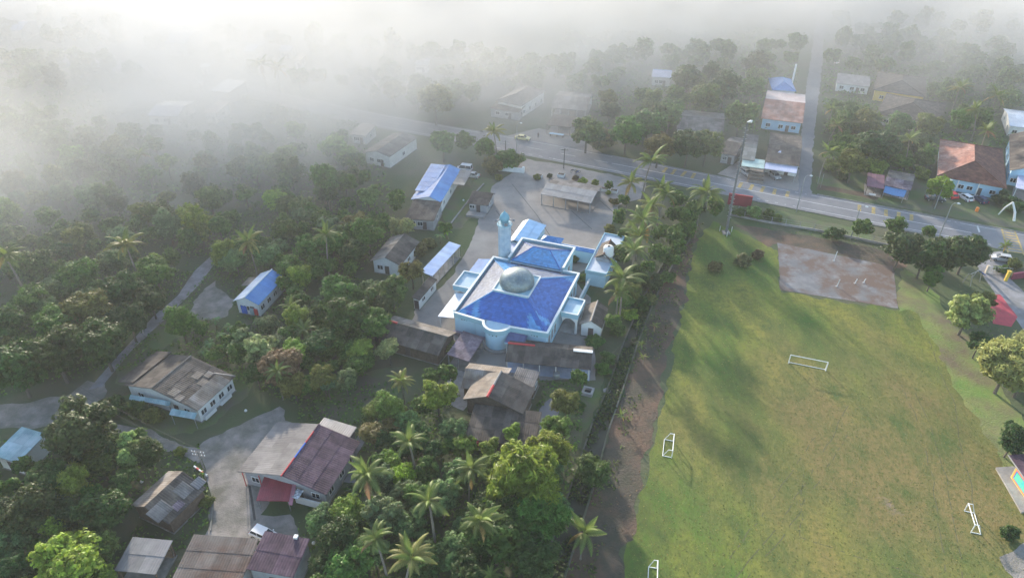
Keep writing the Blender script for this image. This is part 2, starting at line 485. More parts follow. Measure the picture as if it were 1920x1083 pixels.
# ------------------------------------------------------------------ main road, from its painted lines
UL = [(100,96),(380,143),(560,183),(690,212),(847,240),(953,258),(1010,267),(1073,280),(1140,293),(1200,304),(1353,334),(1437,350),(1523,367),(1600,381),(1720,403),(1802,419),(1907,438),(2010,458),(2200,496)]
LL = [(100,112),(380,162),(560,203),(690,233),(847,260),(887,268),(980,287),(1040,298),(1100,310),(1160,322),(1207,330),(1280,346),(1340,357),(1438,377),(1503,389),(1600,409),(1653,420),(1754,438),(1851,457),(1920,471),(2010,489),(2200,528)]


def resample(px, n=160):
    P = [G(*p) for p in px]
    P = np.array([(p.x, p.y) for p in P])
    s = np.r_[0, np.cumsum(np.hypot(*np.diff(P, axis=0).T))]
    q = np.linspace(0, s[-1], n)
    # light smoothing of the traced line
    x, y = np.interp(q, s, P[:, 0]), np.interp(q, s, P[:, 1])
    k = np.ones(9)/9
    xs = np.r_[x[:4], np.convolve(x, k, 'valid'), x[-4:]]
    ys = np.r_[y[:4], np.convolve(y, k, 'valid'), y[-4:]]
    return np.c_[xs, ys]


RU, RL = resample(UL), resample(LL)
RM = (RU+RL)/2


def offset(line, d):
    t = np.gradient(line, axis=0)
    t /= np.hypot(t[:, 0], t[:, 1])[:, None]
    return line+np.c_[-t[:, 1], t[:, 0]]*d


def strip(name, a, bline, z, m):
    n = len(a)
    vs = [(p[0], p[1], z) for p in a]+[(p[0], p[1], z) for p in bline]
    mb = MB().add(vs, [(i+n, i+n+1, i+1, i) for i in range(n-1)])
    return structure(mb.obj(name, m))


strip('main_road', offset(RU, 1.0), offset(RL, -1.3), 0.032, ASPH)
EXCL.append([tuple(p) for p in offset(RU, 2.0)]+[tuple(p) for p in offset(RL, -2.0)][::-1])
LINEW = mat('road_paint_white', (0.62, 0.62, 0.6), (0.42, 0.42, 0.42), 1.2, 0.7)
LINEY = mat('road_paint_yellow', (0.55, 0.37, 0.08), (0.3, 0.24, 0.1), 1.6, 0.7, c3=(0.2, 0.18, 0.12), scale3=0.9)


def sub(line, px0, px1):
    px = np.array([to_px(Vector((p[0], p[1], 0)))[0] for p in line])
    i = np.where((px >= px0) & (px <= px1))[0]
    return line[i[0]:i[-1]+1]


mk = MB()


def paint(line, wd=0.16):
    a, c = offset(line, wd/2), offset(line, -wd/2)
    n = len(a)
    mk.add([(p[0], p[1], 0.038) for p in a]+[(p[0], p[1], 0.038) for p in c], [(i+n, i+n+1, i+1, i) for i in range(n-1)])


def fine(line, n=900):
    s = np.r_[0, np.cumsum(np.hypot(*np.diff(line, axis=0).T))]
    q = np.linspace(0, s[-1], n)
    return np.c_[np.interp(q, s, line[:, 0]), np.interp(q, s, line[:, 1])]


FU, FM, FL_ = fine(RU), fine(RM), fine(RL)
for a0, a1 in ((400, 1150), (1190, 1340), (1520, 1770), (1800, 1870), (1895, 2100)):
    paint(sub(FU, a0, a1))
for a0, a1 in ((1345, 1352), (1362, 1372), (1384, 1480), (1490, 1497), (1507, 1515), (1775, 1783), (1788, 1795)):
    paint(sub(FU, a0, a1))
for a0, a1 in ((1145, 1825),):
    paint(sub(FM, a0, a1), 0.2)
for a in range(430, 1140, 62):
    paint(sub(FM, a, a+30), 0.14)
for a0, a1 in ((400, 940), (1035, 1330), (1500, 1795), (1845, 1862), (1872, 1882), (1925, 2100)):
    paint(sub(FL_, a0, a1))
for a in range(955, 1035, 18):
    paint(sub(FL_, a, a+9))
for a in range(1400, 1500, 17):
    paint(sub(FL_, a, a+9))
structure(mk.obj('road_markings', LINEW))
mk = MB()
for bx in (1252, 1268, 1286, 1304, 1390, 1411, 1433, 1455, 1478, 1613, 1637, 1660, 1684, 1708):
    k = int(np.argmin([abs(to_px(Vector((p[0], p[1], 0)))[0]-bx) for p in FU]))
    a, c = Vector(FU[k]), Vector(FM[np.argmin(np.hypot(*(FM-FU[k]).T))])
    t = (c-a).normalized()
    s = Vector((-t.y, t.x))*0.4
    a, c = a+t*0.25, c-t*0.3
    mk.add([(*(a-s), 0.039), (*(a+s), 0.039), (*(c+s), 0.039), (*(c-s), 0.039)], [(0, 1, 2, 3)])
za, zb, zc, zd = (G(*q) for q in ((1878, 428), (1902, 432), (1920, 478), (1890, 474)))
for i in range(9):
    f0, f1 = i/9+0.02, i/9+0.065
    q = [za.lerp(zd, f0), zb.lerp(zc, f0), zb.lerp(zc, f1), za.lerp(zd, f1)]
    mk.add([(p.x, p.y, 0.039) for p in q], [(3, 2, 1, 0)])
for a, c in ((za, zd), (zb, zc)):
    d = Vector((0.2, 0, 0))
    mk.add([(*(a-d)[:2], 0.0405), (*(a+d)[:2], 0.0405), (*(c+d)[:2], 0.0405), (*(c-d)[:2], 0.0405)], [(3, 2, 1, 0)])
structure(mk.obj('yellow_markings', LINEY))
st = [G(1831, 424), G(1834, 423), G(1838, 435), G(1835, 436)]
structure(MB().add([(p.x, p.y, 0.0385) for p in st], [(3, 2, 1, 0)]).obj('stop_line', LINEW))


def kerb(name, line, wd, h, m):
    a, c = offset(line, wd/2), offset(line, -wd/2)
    n = len(a)
    vs = [(p[0], p[1], 0.0) for p in a]+[(p[0], p[1], h) for p in a]+[(p[0], p[1], h) for p in c]+[(p[0], p[1], 0) for p in c]
    fs = [(i+k*n, i+1+k*n, i+1+(k+1)*n, i+(k+1)*n) for i in range(n-1) for k in range(3)]
    fs = [f[::-1] for f in fs]
    fs += [(0, n, 2*n, 3*n), (4*n-1, 3*n-1, 2*n-1, n-1)]
    return structure(MB().add(vs, fs).obj(name, m))


kerb('kerb', sub(offset(fine(RU), 1.15), 1530, 2100), 0.3, 0.14, CONC_OLD)
kerb('kerb', sub(offset(fine(RL), -1.45), 1400, 1840), 0.3, 0.14, CONC_OLD)


def pxline(pts, n=60):
    P = np.array([tuple(G(*p)[:2]) for p in pts])
    s = np.r_[0, np.cumsum(np.hypot(*np.diff(P, axis=0).T))]
    q = np.linspace(0, s[-1], n)
    return np.c_[np.interp(q, s, P[:, 0]), np.interp(q, s, P[:, 1])]


# drain beside the field: two concrete lips and a muddy bed
DL = [(1003,1110),(1040,1000),(1080,885),(1112,790),(1137,735),(1170,640),(1205,560),(1245,492),(1290,432)]
DR = [(1050,1110),(1085,1000),(1112,915),(1140,810),(1166,735),(1197,640),(1228,560),(1262,495),(1300,440)]
strip('drain_bed', pxline(DR), pxline(DL), 0.026, mat('drain_mud', (0.02, 0.03, 0.014), (0.014, 0.018, 0.012), 0.8, 0.7))
LIP = mat('mossy_concrete', (0.15, 0.14, 0.12), (0.08, 0.085, 0.06), 0.8, 0.95, 0.2, c3=(0.06, 0.075, 0.035), scale3=0.25)
kerb('drain_lip', pxline(DL), 0.22, 0.4, LIP)
kerb('drain_lip', pxline(DR), 0.22, 0.35, LIP)
tm = mat('tyre_track_soil', (0.075, 0.08, 0.035), (0.11, 0.105, 0.045), 1.0, 0.95, lo=0.3, hi=0.8)
tk = MB()
for tr in ([(1375,1083),(1440,1010),(1500,920),(1560,820),(1590,760)], [(1400,1083),(1465,1010),(1525,915),(1590,815)], [(1355,1060),(1420,980),(1480,890),(1530,820)],
           [(1500,1008),(1600,1040),(1700,1070),(1760,1090)], [(1742,640),(1765,700),(1790,760),(1800,830),(1815,900),(1830,960)],
           [(1690,720),(1720,790),(1745,880),(1760,980),(1778,1083)], [(1500,1010),(1502,940),(1505,880)], [(1715,730),(1745,800),(1775,900),(1790,980),(1805,1083)]):
    ln = pxline(tr, 40)
    ln = ln+np.array([[mnoise.noise((x*0.3, y*0.3, 1))*0.4, mnoise.noise((x*0.3, y*0.3, 4))*0.4] for x, y in ln])
    for k in range(0, 39):
        if rnd.random() < 0.35:
            continue
        seg = ln[k:k+2]
        a, c = offset(seg, 0.06), offset(seg, -0.06)
        tk.add([(*a[0], 0.0165), (*c[0], 0.0165), (*c[1], 0.0165), (*a[1], 0.0165)], [(0, 1, 2, 3)])
structure(tk.obj('tyre_tracks', tm))

# joints, kerbs and gutters drawn through the paved ground
JOINT = mat('joint_dark', (0.05, 0.048, 0.045), (0.08, 0.075, 0.07), 2, .9)
for jl in ([(1008,405),(1036,450)], [(1060,385),(1110,430)], [(960,345),(1008,405)], [(930,395),(975,450)], [(1120,372),(1150,398)]):
    ln_ = pxline(jl, 30)
    strip('paving_joint', offset(ln_, .06), offset(ln_, -.06), .0285, JOINT)
ln_ = pxline([(466,900),(472,935),(478,975)], 20)
strip('yard_gutter', offset(ln_, .16), offset(ln_, -.16), .03, JOINT)
kerb('garden_kerb', pxline([(907,345),(880,375),(845,420)], 30), .3, .25, CONC)
kerb('yard_kerb', pxline([(395,995),(400,935),(388,895)], 20), .22, .2, CONC_OLD)

# ------------------------------------------------------------------ roofs and houses
def slope(mb, e0, e1, r1, r0, rib=0.34, hgt=0.028, sheet=2.3, th=0.06, m=0, k=3):
    """one roof slope from the eave e0-e1 up to r0-r1: ribbed sheets laid in overlapping rows (each sheet its own tint)"""
    e0, e1, r0, r1 = (Vector(q) for q in (e0, e1, r0, r1))
    nrm = (e1-e0).cross(r0-e0)
    if nrm.length < 1e-6:
        nrm = (e1-e0).cross(r1-e0)
    nrm.normalize()
    if nrm.z < 0:
        nrm = -nrm
    L = (e1-e0).length
    rows = max(1, round(((r0+r1)/2-(e0+e1)/2).length/sheet))
    rect = abs((r1-r0).length-L) < 0.12*L
    cols = max(2, round(L/rib)) if rect else 1
    for j in range(rows):
        f0, f1 = j/rows, (j+1)/rows
        a0, a1 = e0.lerp(r0, f0), e1.lerp(r1, f0)
        b0, b1 = e0.lerp(r0, f1), e1.lerp(r1, f1)
        lift = nrm*0.035
        tt = rnd.random()
        for c in range(cols):
            if c % k == 0:
                tt = rnd.random()
            g0, g1 = c/cols, (c+1)/cols
            gm = (g0+g1)/2
            p = [a0.lerp(a1, g0)+lift, a0.lerp(a1, gm)+lift+nrm*hgt, a0.lerp(a1, g1)+lift,
                 b0.lerp(b1, g0), b0.lerp(b1, gm)+nrm*hgt, b0.lerp(b1, g1)]
            if cols == 1:
                mb.add([p[0], p[2], p[5], p[3]], [(0, 1, 2, 3)], m, tt)
            else:
                mb.add(p, [(0, 1, 4, 3), (1, 2, 5, 4)], m, tt)
    d = -nrm*th
    q = [e0, e1, r1, r0]
    low = [x+d for x in q]
    mb.add(q+low, [(7, 6, 5, 4), (0, 4, 5, 1), (1, 5, 6, 2), (2, 6, 7, 3), (3, 7, 4, 0)], m, 0.4)
    return mb


def tiles(mb, e0, e1, r1, r0, course=0.45, tile=0.6, step=0.035, m=0, mfun=None, th=0.08):
    """a tiled slope (hip ends taper): courses of tiles, each course stepping over the one below"""
    e0, e1, r0, r1 = (Vector(q) for q in (e0, e1, r0, r1))
    nrm = (e1-e0).cross((r0+r1)/2-e0).normalized()
    if nrm.z < 0:
        nrm = -nrm
    ax = (e1-e0).normalized()
    rows = max(2, round(((r0+r1)/2-(e0+e1)/2).length/course))
    for j in range(rows):
        f0, f1 = j/rows, (j+1)/rows
        a0, a1 = e0.lerp(r0, f0), e1.lerp(r1, f0)
        b0, b1 = e0.lerp(r0, f1), e1.lerp(r1, f1)
        n = max(1, round((a1-a0).length/tile))
        for c in range(n):
            g0, g1 = c/n, (c+1)/n
            p = [a0.lerp(a1, g0)+nrm*step, a0.lerp(a1, g1)+nrm*step, b0.lerp(b1, g1), b0.lerp(b1, g0), a0.lerp(a1, g0), a0.lerp(a1, g1)]
            mm = mfun(((p[0]+p[2])/2-e0).dot(ax)/(e1-e0).length, (f0+f1)/2) if mfun else m
            mb.add(p, [(0, 1, 2, 3), (4, 5, 1, 0)], mm, rnd.random())
    q = [e0, e1, r1, r0]
    mb.add(q+[x-nrm*th for x in q], [(7, 6, 5, 4), (0, 4, 5, 1), (1, 5, 6, 2), (2, 6, 7, 3), (3, 7, 4, 0)], m, 0.4)
    return mb


def fit(fl, fr, br, z):
    A, B, C = G(*fl, z), G(*fr, z), G(*br, z)
    d = (B-A)
    d.z = 0
    L = d.length
    ux = d.normalized()
    uy = Vector((-ux.y, ux.x, 0))
    W = (C-B).dot(uy)
    # square the corner: share the error between the two sides
    e = (C-B)-uy*W
    sk = math.atan2(e.dot(ux), W)
    a = math.atan2(ux.y, ux.x)-sk/2
    ux = Vector((math.cos(a), math.sin(a), 0)); uy = Vector((-ux.y, ux.x, 0))
    ctr = (A+C)/2
    L, W = abs((C-A).dot(ux)), abs((C-A).dot(uy))
    return Vector((ctr.x, ctr.y, 0)), a, L, W


def roof_parts(root, L, W, z, kind, rise, rmat, rmat2=None, ridge=0.5, cap=None, rib=0.34, off=(0, 0), name='roof_slope', tile=False):
    X, Y = L/2, W/2
    ox, oy = off
    V = lambda x, y, zz: Vector((x+ox, y+oy, zz))
    rmat2 = rmat2 or rmat
    out = []
    fn = tiles if tile else (lambda mb, *a: slope(mb, *a, rib=rib))
    if kind == 'gx':
        y = -Y+W*ridge
        out.append(fn(MB(), V(-X, -Y, z), V(X, -Y, z), V(X, y, z+rise), V(-X, y, z+rise)).obj(name, rmat, root))
        out.append(fn(MB(), V(X, Y, z), V(-X, Y, z), V(-X, y, z+rise), V(X, y, z+rise)).obj(name, rmat2, root))
        if cap:
            MB().tube([V(-X-.05, y, z+rise+.05), V(X+.05, y, z+rise+.05)], 0.14, 6).obj('ridge_cap', cap, root)
    elif kind == 'gy':
        x = -X+L*ridge
        out.append(fn(MB(), V(X, -Y, z), V(X, Y, z), V(x, Y, z+rise), V(x, -Y, z+rise)).obj(name, rmat, root))
        out.append(fn(MB(), V(-X, Y, z), V(-X, -Y, z), V(x, -Y, z+rise), V(x, Y, z+rise)).obj(name, rmat2, root))
        if cap:
            MB().tube([V(x, -Y-.05, z+rise+.05), V(x, Y+.05, z+rise+.05)], 0.14, 6).obj('ridge_cap', cap, root)
    elif kind == 'mono':
        out.append(fn(MB(), V(-X, -Y, z), V(X, -Y, z), V(X, Y, z+rise), V(-X, Y, z+rise)).obj(name, rmat, root))
    elif kind == 'monoy':
        out.append(fn(MB(), V(X, -Y, z), V(X, Y, z), V(-X, Y, z+rise), V(-X, -Y, z+rise)).obj(name, rmat, root))
    elif kind == 'hip':
        if L >= W:
            a, c = V(-X+Y, 0, z+rise), V(X-Y, 0, z+rise)
        else:
            a, c = V(0, -Y+X, z+rise), V(0, Y-X, z+rise)
        c0, c1, c2, c3 = V(-X, -Y, z), V(X, -Y, z), V(X, Y, z), V(-X, Y, z)
        quads = [(c0, c1, c, a), (c1, c2, c, c), (c2, c3, a, c), (c3, c0, a, a)] if L >= W else [(c0, c1, a, a), (c1, c2, c, a), (c2, c3, c, c), (c3, c0, a, c)]
        for i, q in enumerate(quads):
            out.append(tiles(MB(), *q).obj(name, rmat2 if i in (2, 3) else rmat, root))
        for p, q in ((c0, a), (c3, a if L >= W else c), (c1, c if L >= W else a), (c2, c), (a, c)):
            if (p-q).length > 0.2:
                MB().tube([p+Vector((0, 0, .04)), q+Vector((0, 0, .04))], 0.11, 6).obj('hip_cap', cap or rmat, root)
    return out


def window(root, x, y, z, wd, ht, face, fm=WHITEP):
    """face: 'f' (towards -y) or 'r' (towards +x), 'l' (-x)"""
    d = 0.06
    mb, gb = MB(), MB()
    def bx(m, u0, u1, z0, z1, p0, p1):
        if face == 'f':
            m.box((x+u0, y-p1, z+z0), (x+u1, y-p0, z+z1))
        elif face == 'r':
            m.box((x+p0, y+u0, z+z0), (x+p1, y+u1, z+z1))
        else:
            m.box((x-p1, y+u0, z+z0), (x-p0, y+u1, z+z1))
    h = wd/2
    bx(mb, -h, h, 0, .08, .0, d); bx(mb, -h, h, ht-.08, ht, .0, d)
    bx(mb, -h, -h+.07, .08, ht-.08, .0, d); bx(mb, h-.07, h, .08, ht-.08, .0, d); bx(mb, -.03, .03, .08, ht-.08, .0, d)
    o = mb.obj('window', fm, root)
    bx(gb, -h+.07, -.03, .08, ht-.08, .005, .02)
    bx(gb, .03, h-.07, .08, ht-.08, .005, .02)
    gb.obj('pane', GLASS, o)


def door(root, x, y, wd, ht, face='f', m=DOORM):
    mb = MB()
    if face == 'f':
        mb.box((x-wd/2, y-.05, 0.1), (x+wd/2, y+0.0, ht))
    else:
        mb.box((x, y-wd/2, 0.1), (x+.05, y+wd/2, ht))
    mb.obj('door', m, root)


def house(label, fl, fr, br, z, kind='gx', rise=1.2, rmat=R_BROWN, rmat2=None, wmat=W_WHITE, over=0.5, ridge=0.5, cap=None, name='house', cat='house',
          fw=2, rw=2, dr=True, open_=False, rib=0.34, floor=None, group=None, tile=False, posts=4, lw=0, excl=True):
    c, a, L, W = fit(fl, fr, br, z)
    root = thing(name, label, cat, c, a, group)
    roof_parts(root, L, W, z, kind, rise, rmat, rmat2, ridge, cap, rib, tile=tile)
    X, Y = L/2-over, W/2-over
    zt = z-0.1
    if excl:
        ca, sa = math.cos(a), math.sin(a)
        e = 0.6
        EXCL.append([(c.x+x*ca-y*sa, c.y+x*sa+y*ca) for x, y in ((-L/2-e, -W/2-e), (L/2+e, -W/2-e), (L/2+e, W/2+e), (-L/2-e, W/2+e))])
    def zroof(x, y):
        if kind == 'gx':
            yr = -W/2+W*ridge
            return z+rise*((y+W/2)/(yr+W/2) if y <= yr else (W/2-y)/(W/2-yr))
        if kind == 'gy':
            xr = -L/2+L*ridge
            return z+rise*((x+L/2)/(xr+L/2) if x <= xr else (L/2-x)/(L/2-xr))
        if kind == 'mono':
            return z+rise*(y+W/2)/W
        if kind == 'monoy':
            return z+rise*(L/2-x)/L
        return z
    if not open_:
        mb = MB()
        pts = [(-X, -Y), (X, -Y), (X, Y), (-X, Y)]
        for i in range(4):
            p, q = pts[i], pts[(i+1) % 4]
            top = [(p[0], p[1], zroof(*p)-.1), (q[0], q[1], zroof(*q)-.1)]
            mid = []
            if kind == 'gx' and p[0] == q[0]:
                mid = [(p[0], -W/2+W*ridge, z+rise-.1)]
            if kind == 'gy' and p[1] == q[1]:
                mid = [(-L/2+L*ridge, p[1], z+rise-.1)]
            vs = [(p[0], p[1], 0), (q[0], q[1], 0), top[1]]+mid+[top[0]]
            mb.add(vs, [tuple(range(len(vs)))])
        mb.obj('wall', wmat, root)
        MB().box((-X-.12, -Y-.12, 0), (X+.12, Y+.12, 0.16)).obj('plinth', CONC_OLD, root)
        if dr:
            door(root, X*0.35 if fw > 1 else 0, -Y, 0.95, 2.05)
        for i in range(fw):
            u = -X+(i+0.5)*2*X/fw
            if dr and abs(u-(X*0.35 if fw > 1 else 0)) < 1.3:
                u -= 1.5
            if abs(u) < X-.6:
                window(root, u, -Y, 1.0, min(1.3, 2*X/fw*.6), min(1.1, z-1.5), 'f')
        for i in range(rw):
            u = -Y+(i+0.5)*2*Y/rw
            window(root, X, u, 1.0, min(1.3, 2*Y/rw*.6), min(1.1, z-1.5), 'r')
        for i in range(lw):
            u = -Y+(i+0.5)*2*Y/lw
            window(root, -X, u, 1.0, min(1.3, 2*Y/lw*.6), min(1.1, z-1.5), 'l')
    else:
        MB().box((-X-.2, -Y-.2, 0), (X+.2, Y+.2, 0.14)).obj('floor_slab', floor or CONC, root)
        n = posts
        for i in range(n):
            x = -X+2*X*i/(n-1)
            for y in (-Y, Y):
                MB().box((x-.08, y-.08, .14), (x+.08, y+.08, zroof(x, y)-.06)).obj('post', wmat, root)
        for y in (-Y, Y):
            MB().tube([(-X, y, zroof(-X, y)-.16), (X, y, zroof(X, y)-.16)], 0.07, 4).obj('beam', wmat, root)
        # plain back wall added to block light, so the inside stays dim
        MB().box((-X+.1, Y-.3, .14), (X-.1, Y-.16, min(zroof(0, Y), 2.1)-.2)).obj('back_wall', wmat, root)
    root['_dims'] = (L, W)
    return root, L, W


def awning(root, fl, fr, br, z, rise, m, rib=0.3, name='awning', posts=True):
    """a lean-to roof of the house it belongs to, placed where the photograph shows it"""
    c, a, L, W = fit(fl, fr, br, z)
    inv = Matrix.Translation(root.location) @ Matrix.Rotation(root.rotation_euler.z, 4, 'Z')
    inv = inv.inverted()
    ca, sa = math.cos(a), math.sin(a)
    P = lambda x, y, zz: inv @ Vector((c.x+x*ca-y*sa, c.y+x*sa+y*ca, zz))
    X, Y = L/2, W/2
    o = slope(MB(), P(-X, -Y, z), P(X, -Y, z), P(X, Y, z+rise), P(-X, Y, z+rise), rib=rib).obj(name, m, root)
    if posts:
        for x in (-X+.2, X-.2):
            MB().tube([P(x, -Y+.2, 0), P(x, -Y+.2, z-.05)], 0.06, 6).obj('awning_post', METAL, root)
    EXCL.append([(c.x+x*ca-y*sa, c.y+x*sa+y*ca) for x, y in ((-X, -Y), (X, -Y), (X, Y), (-X, Y))])
    return o


def sheet_patch(root, px, z0, m, name='roof_sheet'):
    """a replaced sheet lying on the roof: px corners with their own height"""
    inv = (Matrix.Translation(root.location) @ Matrix.Rotation(root.rotation_euler.z, 4, 'Z')).inverted()
    q = [inv @ G(x, y, z) for (x, y, z) in px]
    return slope(MB(), q[0], q[1], q[2], q[3], rib=0.3, th=0.02).obj(name, m, root)


# ---- the mosque: local frame, x along the front, y to the back
MA = G(852, 583, 5)
MROT = math.radians(-20.2)
mq = thing('mosque', 'large blue tiled mosque with grey dome and pale blue walls', 'mosque', (MA.x, MA.y, 0), MROT)
EXCL.append([(MA.x+x*math.cos(MROT)-y*math.sin(MROT), MA.y+x*math.sin(MROT)+y*math.cos(MROT)) for x, y in ((-5.5, -4.5), (22, -4.5), (22, 29), (-5.5, 29))])


def mpx(px, py, z):
    p = G(px, py, z)-MA
    c, s = math.cos(MROT), math.sin(MROT)
    return p.x*c+p.y*s, -p.x*s+p.y*c


MX, MY, AX0, AX1, AY = 17.3, 19.4, 3.2, 14.1, 27.6
PZ = 5.0
TX, TR = 8.4, 2.35   # round mihrab turret
# walls
b = MB()
b.box((0, 0, 0), (MX, 0.25, PZ-.9)); b.box((0, MY-.25, 0), (MX, MY, PZ-.9)); b.box((0, .25, 0), (.25, MY-.25, PZ-.9)); b.box((MX-.25, .25, 0), (MX, MY-.25, PZ-.9))
b.obj('wall', W_MOSQUE, mq)
b = MB()
b.box((AX0, MY+.01, 0), (AX0+.25, AY, PZ-.9)); b.box((AX1-.25, MY+.01, 0), (AX1, AY, PZ-.9)); b.box((AX0+.25, AY-.25, 0), (AX1-.25, AY, PZ-.9))
b.obj('annex_wall', W_MOSQUE, mq)
MB().lathe([(TR-.15, 0), (TR-.15, PZ-.9)], 28, (TX, -.3)).obj('turret_wall', W_MOSQUE, mq, smooth=True)
MB().lathe([(TR+.5, 0), (TR+.5, .45), (TR-.1, .45)], 28, (TX, -.3)).obj('turret_base', CONC, mq)
MB().box((TX+TR, -.4, 0), (MX+.2, -.01, .5)).obj('plinth', CONC, mq)
MB().box((-.3, -.55, 0), (TX-TR, -.01, .75)).obj('plinth', mat('plinth_mauve', (0.27, 0.23, 0.29), (0.2, 0.17, 0.22), 1, 0.85), mq)


def parapet_run(name, pts, z0, z1, wd=0.35, out=0.35, closed=False):
    """a standing band along pts (offset outwards to the right of travel) with a white coping"""
    n = len(pts)
    P = [Vector(p) for p in pts]
    A, Bq = [], []
    for i in range(n):
        if closed:
            d0, d1 = (P[i]-P[i-1]).normalized(), (P[(i+1) % n]-P[i]).normalized()
        else:
            d0 = (P[i]-P[i-1]).normalized() if i else (P[1]-P[0]).normalized()
            d1 = (P[i+1]-P[i]).normalized() if i < n-1 else d0
        n0, n1 = Vector((d0.y, -d0.x)), Vector((d1.y, -d1.x))
        mvec = (n0+n1).normalized()
        k = 1/max(.35, mvec.dot(n0))
        A.append(P[i]+mvec*out*k); Bq.append(P[i]+mvec*(out-wd)*k)
    rng = range(n if closed else n-1)
    def band(zl, zh, ex, m, nm):
        mb = MB()
        vs = []
        for i in range(n):
            e = (A[i]-Bq[i]).normalized()*ex
            vs += [(*(A[i]+e), zl), (*(A[i]+e), zh), (*(Bq[i]-e), zh), (*(Bq[i]-e), zl)]
        fs = []
        for i in rng:
            j = (i+1) % n
            for q in range(4):
                fs.append((i*4+q, j*4+q, j*4+(q+1) % 4, i*4+(q+1) % 4))
        if not closed:
            fs += [(0, 1, 2, 3), ((n-1)*4+3, (n-1)*4+2, (n-1)*4+1, (n-1)*4)]
        mb.add(vs, fs)
        return mb.obj(nm, m, mq)
    band(z0, z1-.1, 0, PARAPET, name)
    band(z1-.099, z1, .05, CAP, 'coping')


arc = [(TX+TR*math.sin(t), -.3-TR*math.cos(t)) for t in np.linspace(-1.43, 1.43, 17)]
parapet_run('parapet', [(0, 0)]+arc+[(MX, 0), (MX, MY), (AX1+.2, MY)], PZ-1.0, PZ)
parapet_run('parapet', [(AX0-.2, MY), (0, MY), (0, .3)], PZ-1.0, PZ)
parapet_run('parapet', [(AX1, MY+.3), (AX1, AY), (AX0, AY), (AX0, MY+.3)], PZ-.7, PZ+.5)
MB().lathe([(0.01, PZ-.55), (TR-.1, PZ-.55)], 28, (TX, -.3)).obj('turret_roof', FLAT, mq)
MB().box((.05, .05, PZ-.8), (MX-.05, MY-.05, PZ-.7)).obj('gutter_slab', FLAT, mq)
MB().box((AX0+.05, MY+.05, PZ-.5), (AX1-.05, AY-.05, PZ-.4)).obj('gutter_slab', FLAT, mq)
# main hipped roof, its slopes meeting under the dome's square base
z0, zr = PZ-.55, 7.3
cx, cy, hb = 8.75, 8.6, 3.15
i0, i1, j0, j1 = .25, MX-.25, .3, MY-.3
c0, c1, c2, c3 = (i0, j0, z0), (i1, j0, z0), (i1, j1, z0), (i0, j1, z0)
d0, d1, d2, d3 = (cx-hb, cy-hb, zr), (cx+hb, cy-hb, zr), (cx+hb, cy+hb, zr), (cx-hb, cy+hb, zr)
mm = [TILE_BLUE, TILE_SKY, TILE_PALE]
f_front = lambda u, v: 1 if (u < 0.27-0.15*v and u > 0.16 and v < 0.8) or (u > 0.8-v*.1 and u < .97-.4*v) or (u < .1 and v < .2) else 0
f_right = lambda u, v: 1 if (0.1 < u < 0.165 and v < 0.55) or (u > .86 - .0*v and v < .45) else 0
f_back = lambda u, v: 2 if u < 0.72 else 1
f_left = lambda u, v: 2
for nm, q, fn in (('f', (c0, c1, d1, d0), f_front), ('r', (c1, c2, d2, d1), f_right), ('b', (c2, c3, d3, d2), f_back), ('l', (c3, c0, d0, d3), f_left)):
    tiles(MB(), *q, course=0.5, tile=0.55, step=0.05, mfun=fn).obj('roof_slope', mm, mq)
for p, q in ((c0, d0), (c1, d1), (c2, d2), (c3, d3)):
    MB().tube([Vector(p)+Vector((0, 0, .05)), Vector(q)+Vector((0, 0, .05))], 0.13, 6).obj('hip_cap', TILE_BLUE if p in (c1,) else TILE_SKY, mq)
# square base and dome
b = MB()
hq = hb+.25
b.box((cx-hq, cy-hq, zr-.75), (cx+hq, cy+hq, zr+.25))
b.obj('dome_base', PARAPET, mq)
b = MB()
for s in (-1, 1):
    b.box((cx-hq-.04, cy+s*hq-.12, zr+.253), (cx+hq+.04, cy+s*hq+.12, zr+.42)); b.box((cx+s*hq-.12, cy-hq+.122, zr+.253), (cx+s*hq+.12, cy+hq-.122, zr+.42))
b.obj('dome_base_coping', CAP, mq)
RD = 3.2
prof = [(RD*.97, zr+.25), (RD*.985, zr+.5)]+[(RD*math.cos(t), zr+.75+RD*.72*math.sin(t)) for t in np.linspace(0, PI/2*.985, 14)]
MB().lathe(prof, 36, (cx, cy), tints=True).obj('dome', DOME, mq)
# second hipped roof over the annex
z0, zr2 = PZ-.15, 6.7
e0, e1, e2, e3 = (AX0+.35, MY+.3, z0), (AX1-.35, MY+.3, z0), (AX1-.35, AY-.35, z0), (AX0+.35, AY-.35, z0)
ra, rb = (7.0, 23.2, zr2), (10.4, 23.2, zr2)
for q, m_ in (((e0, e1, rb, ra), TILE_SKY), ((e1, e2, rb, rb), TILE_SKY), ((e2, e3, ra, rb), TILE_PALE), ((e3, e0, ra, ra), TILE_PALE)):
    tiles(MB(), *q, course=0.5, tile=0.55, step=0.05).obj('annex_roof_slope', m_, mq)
for p, q in ((e0, ra), (e1, rb), (e2, rb), (e3, ra), (ra, rb)):
    MB().tube([Vector(p)+Vector((0, 0, .04)), Vector(q)+Vector((0, 0, .04))], 0.11, 6).obj('hip_cap', TILE_BLUE, mq)
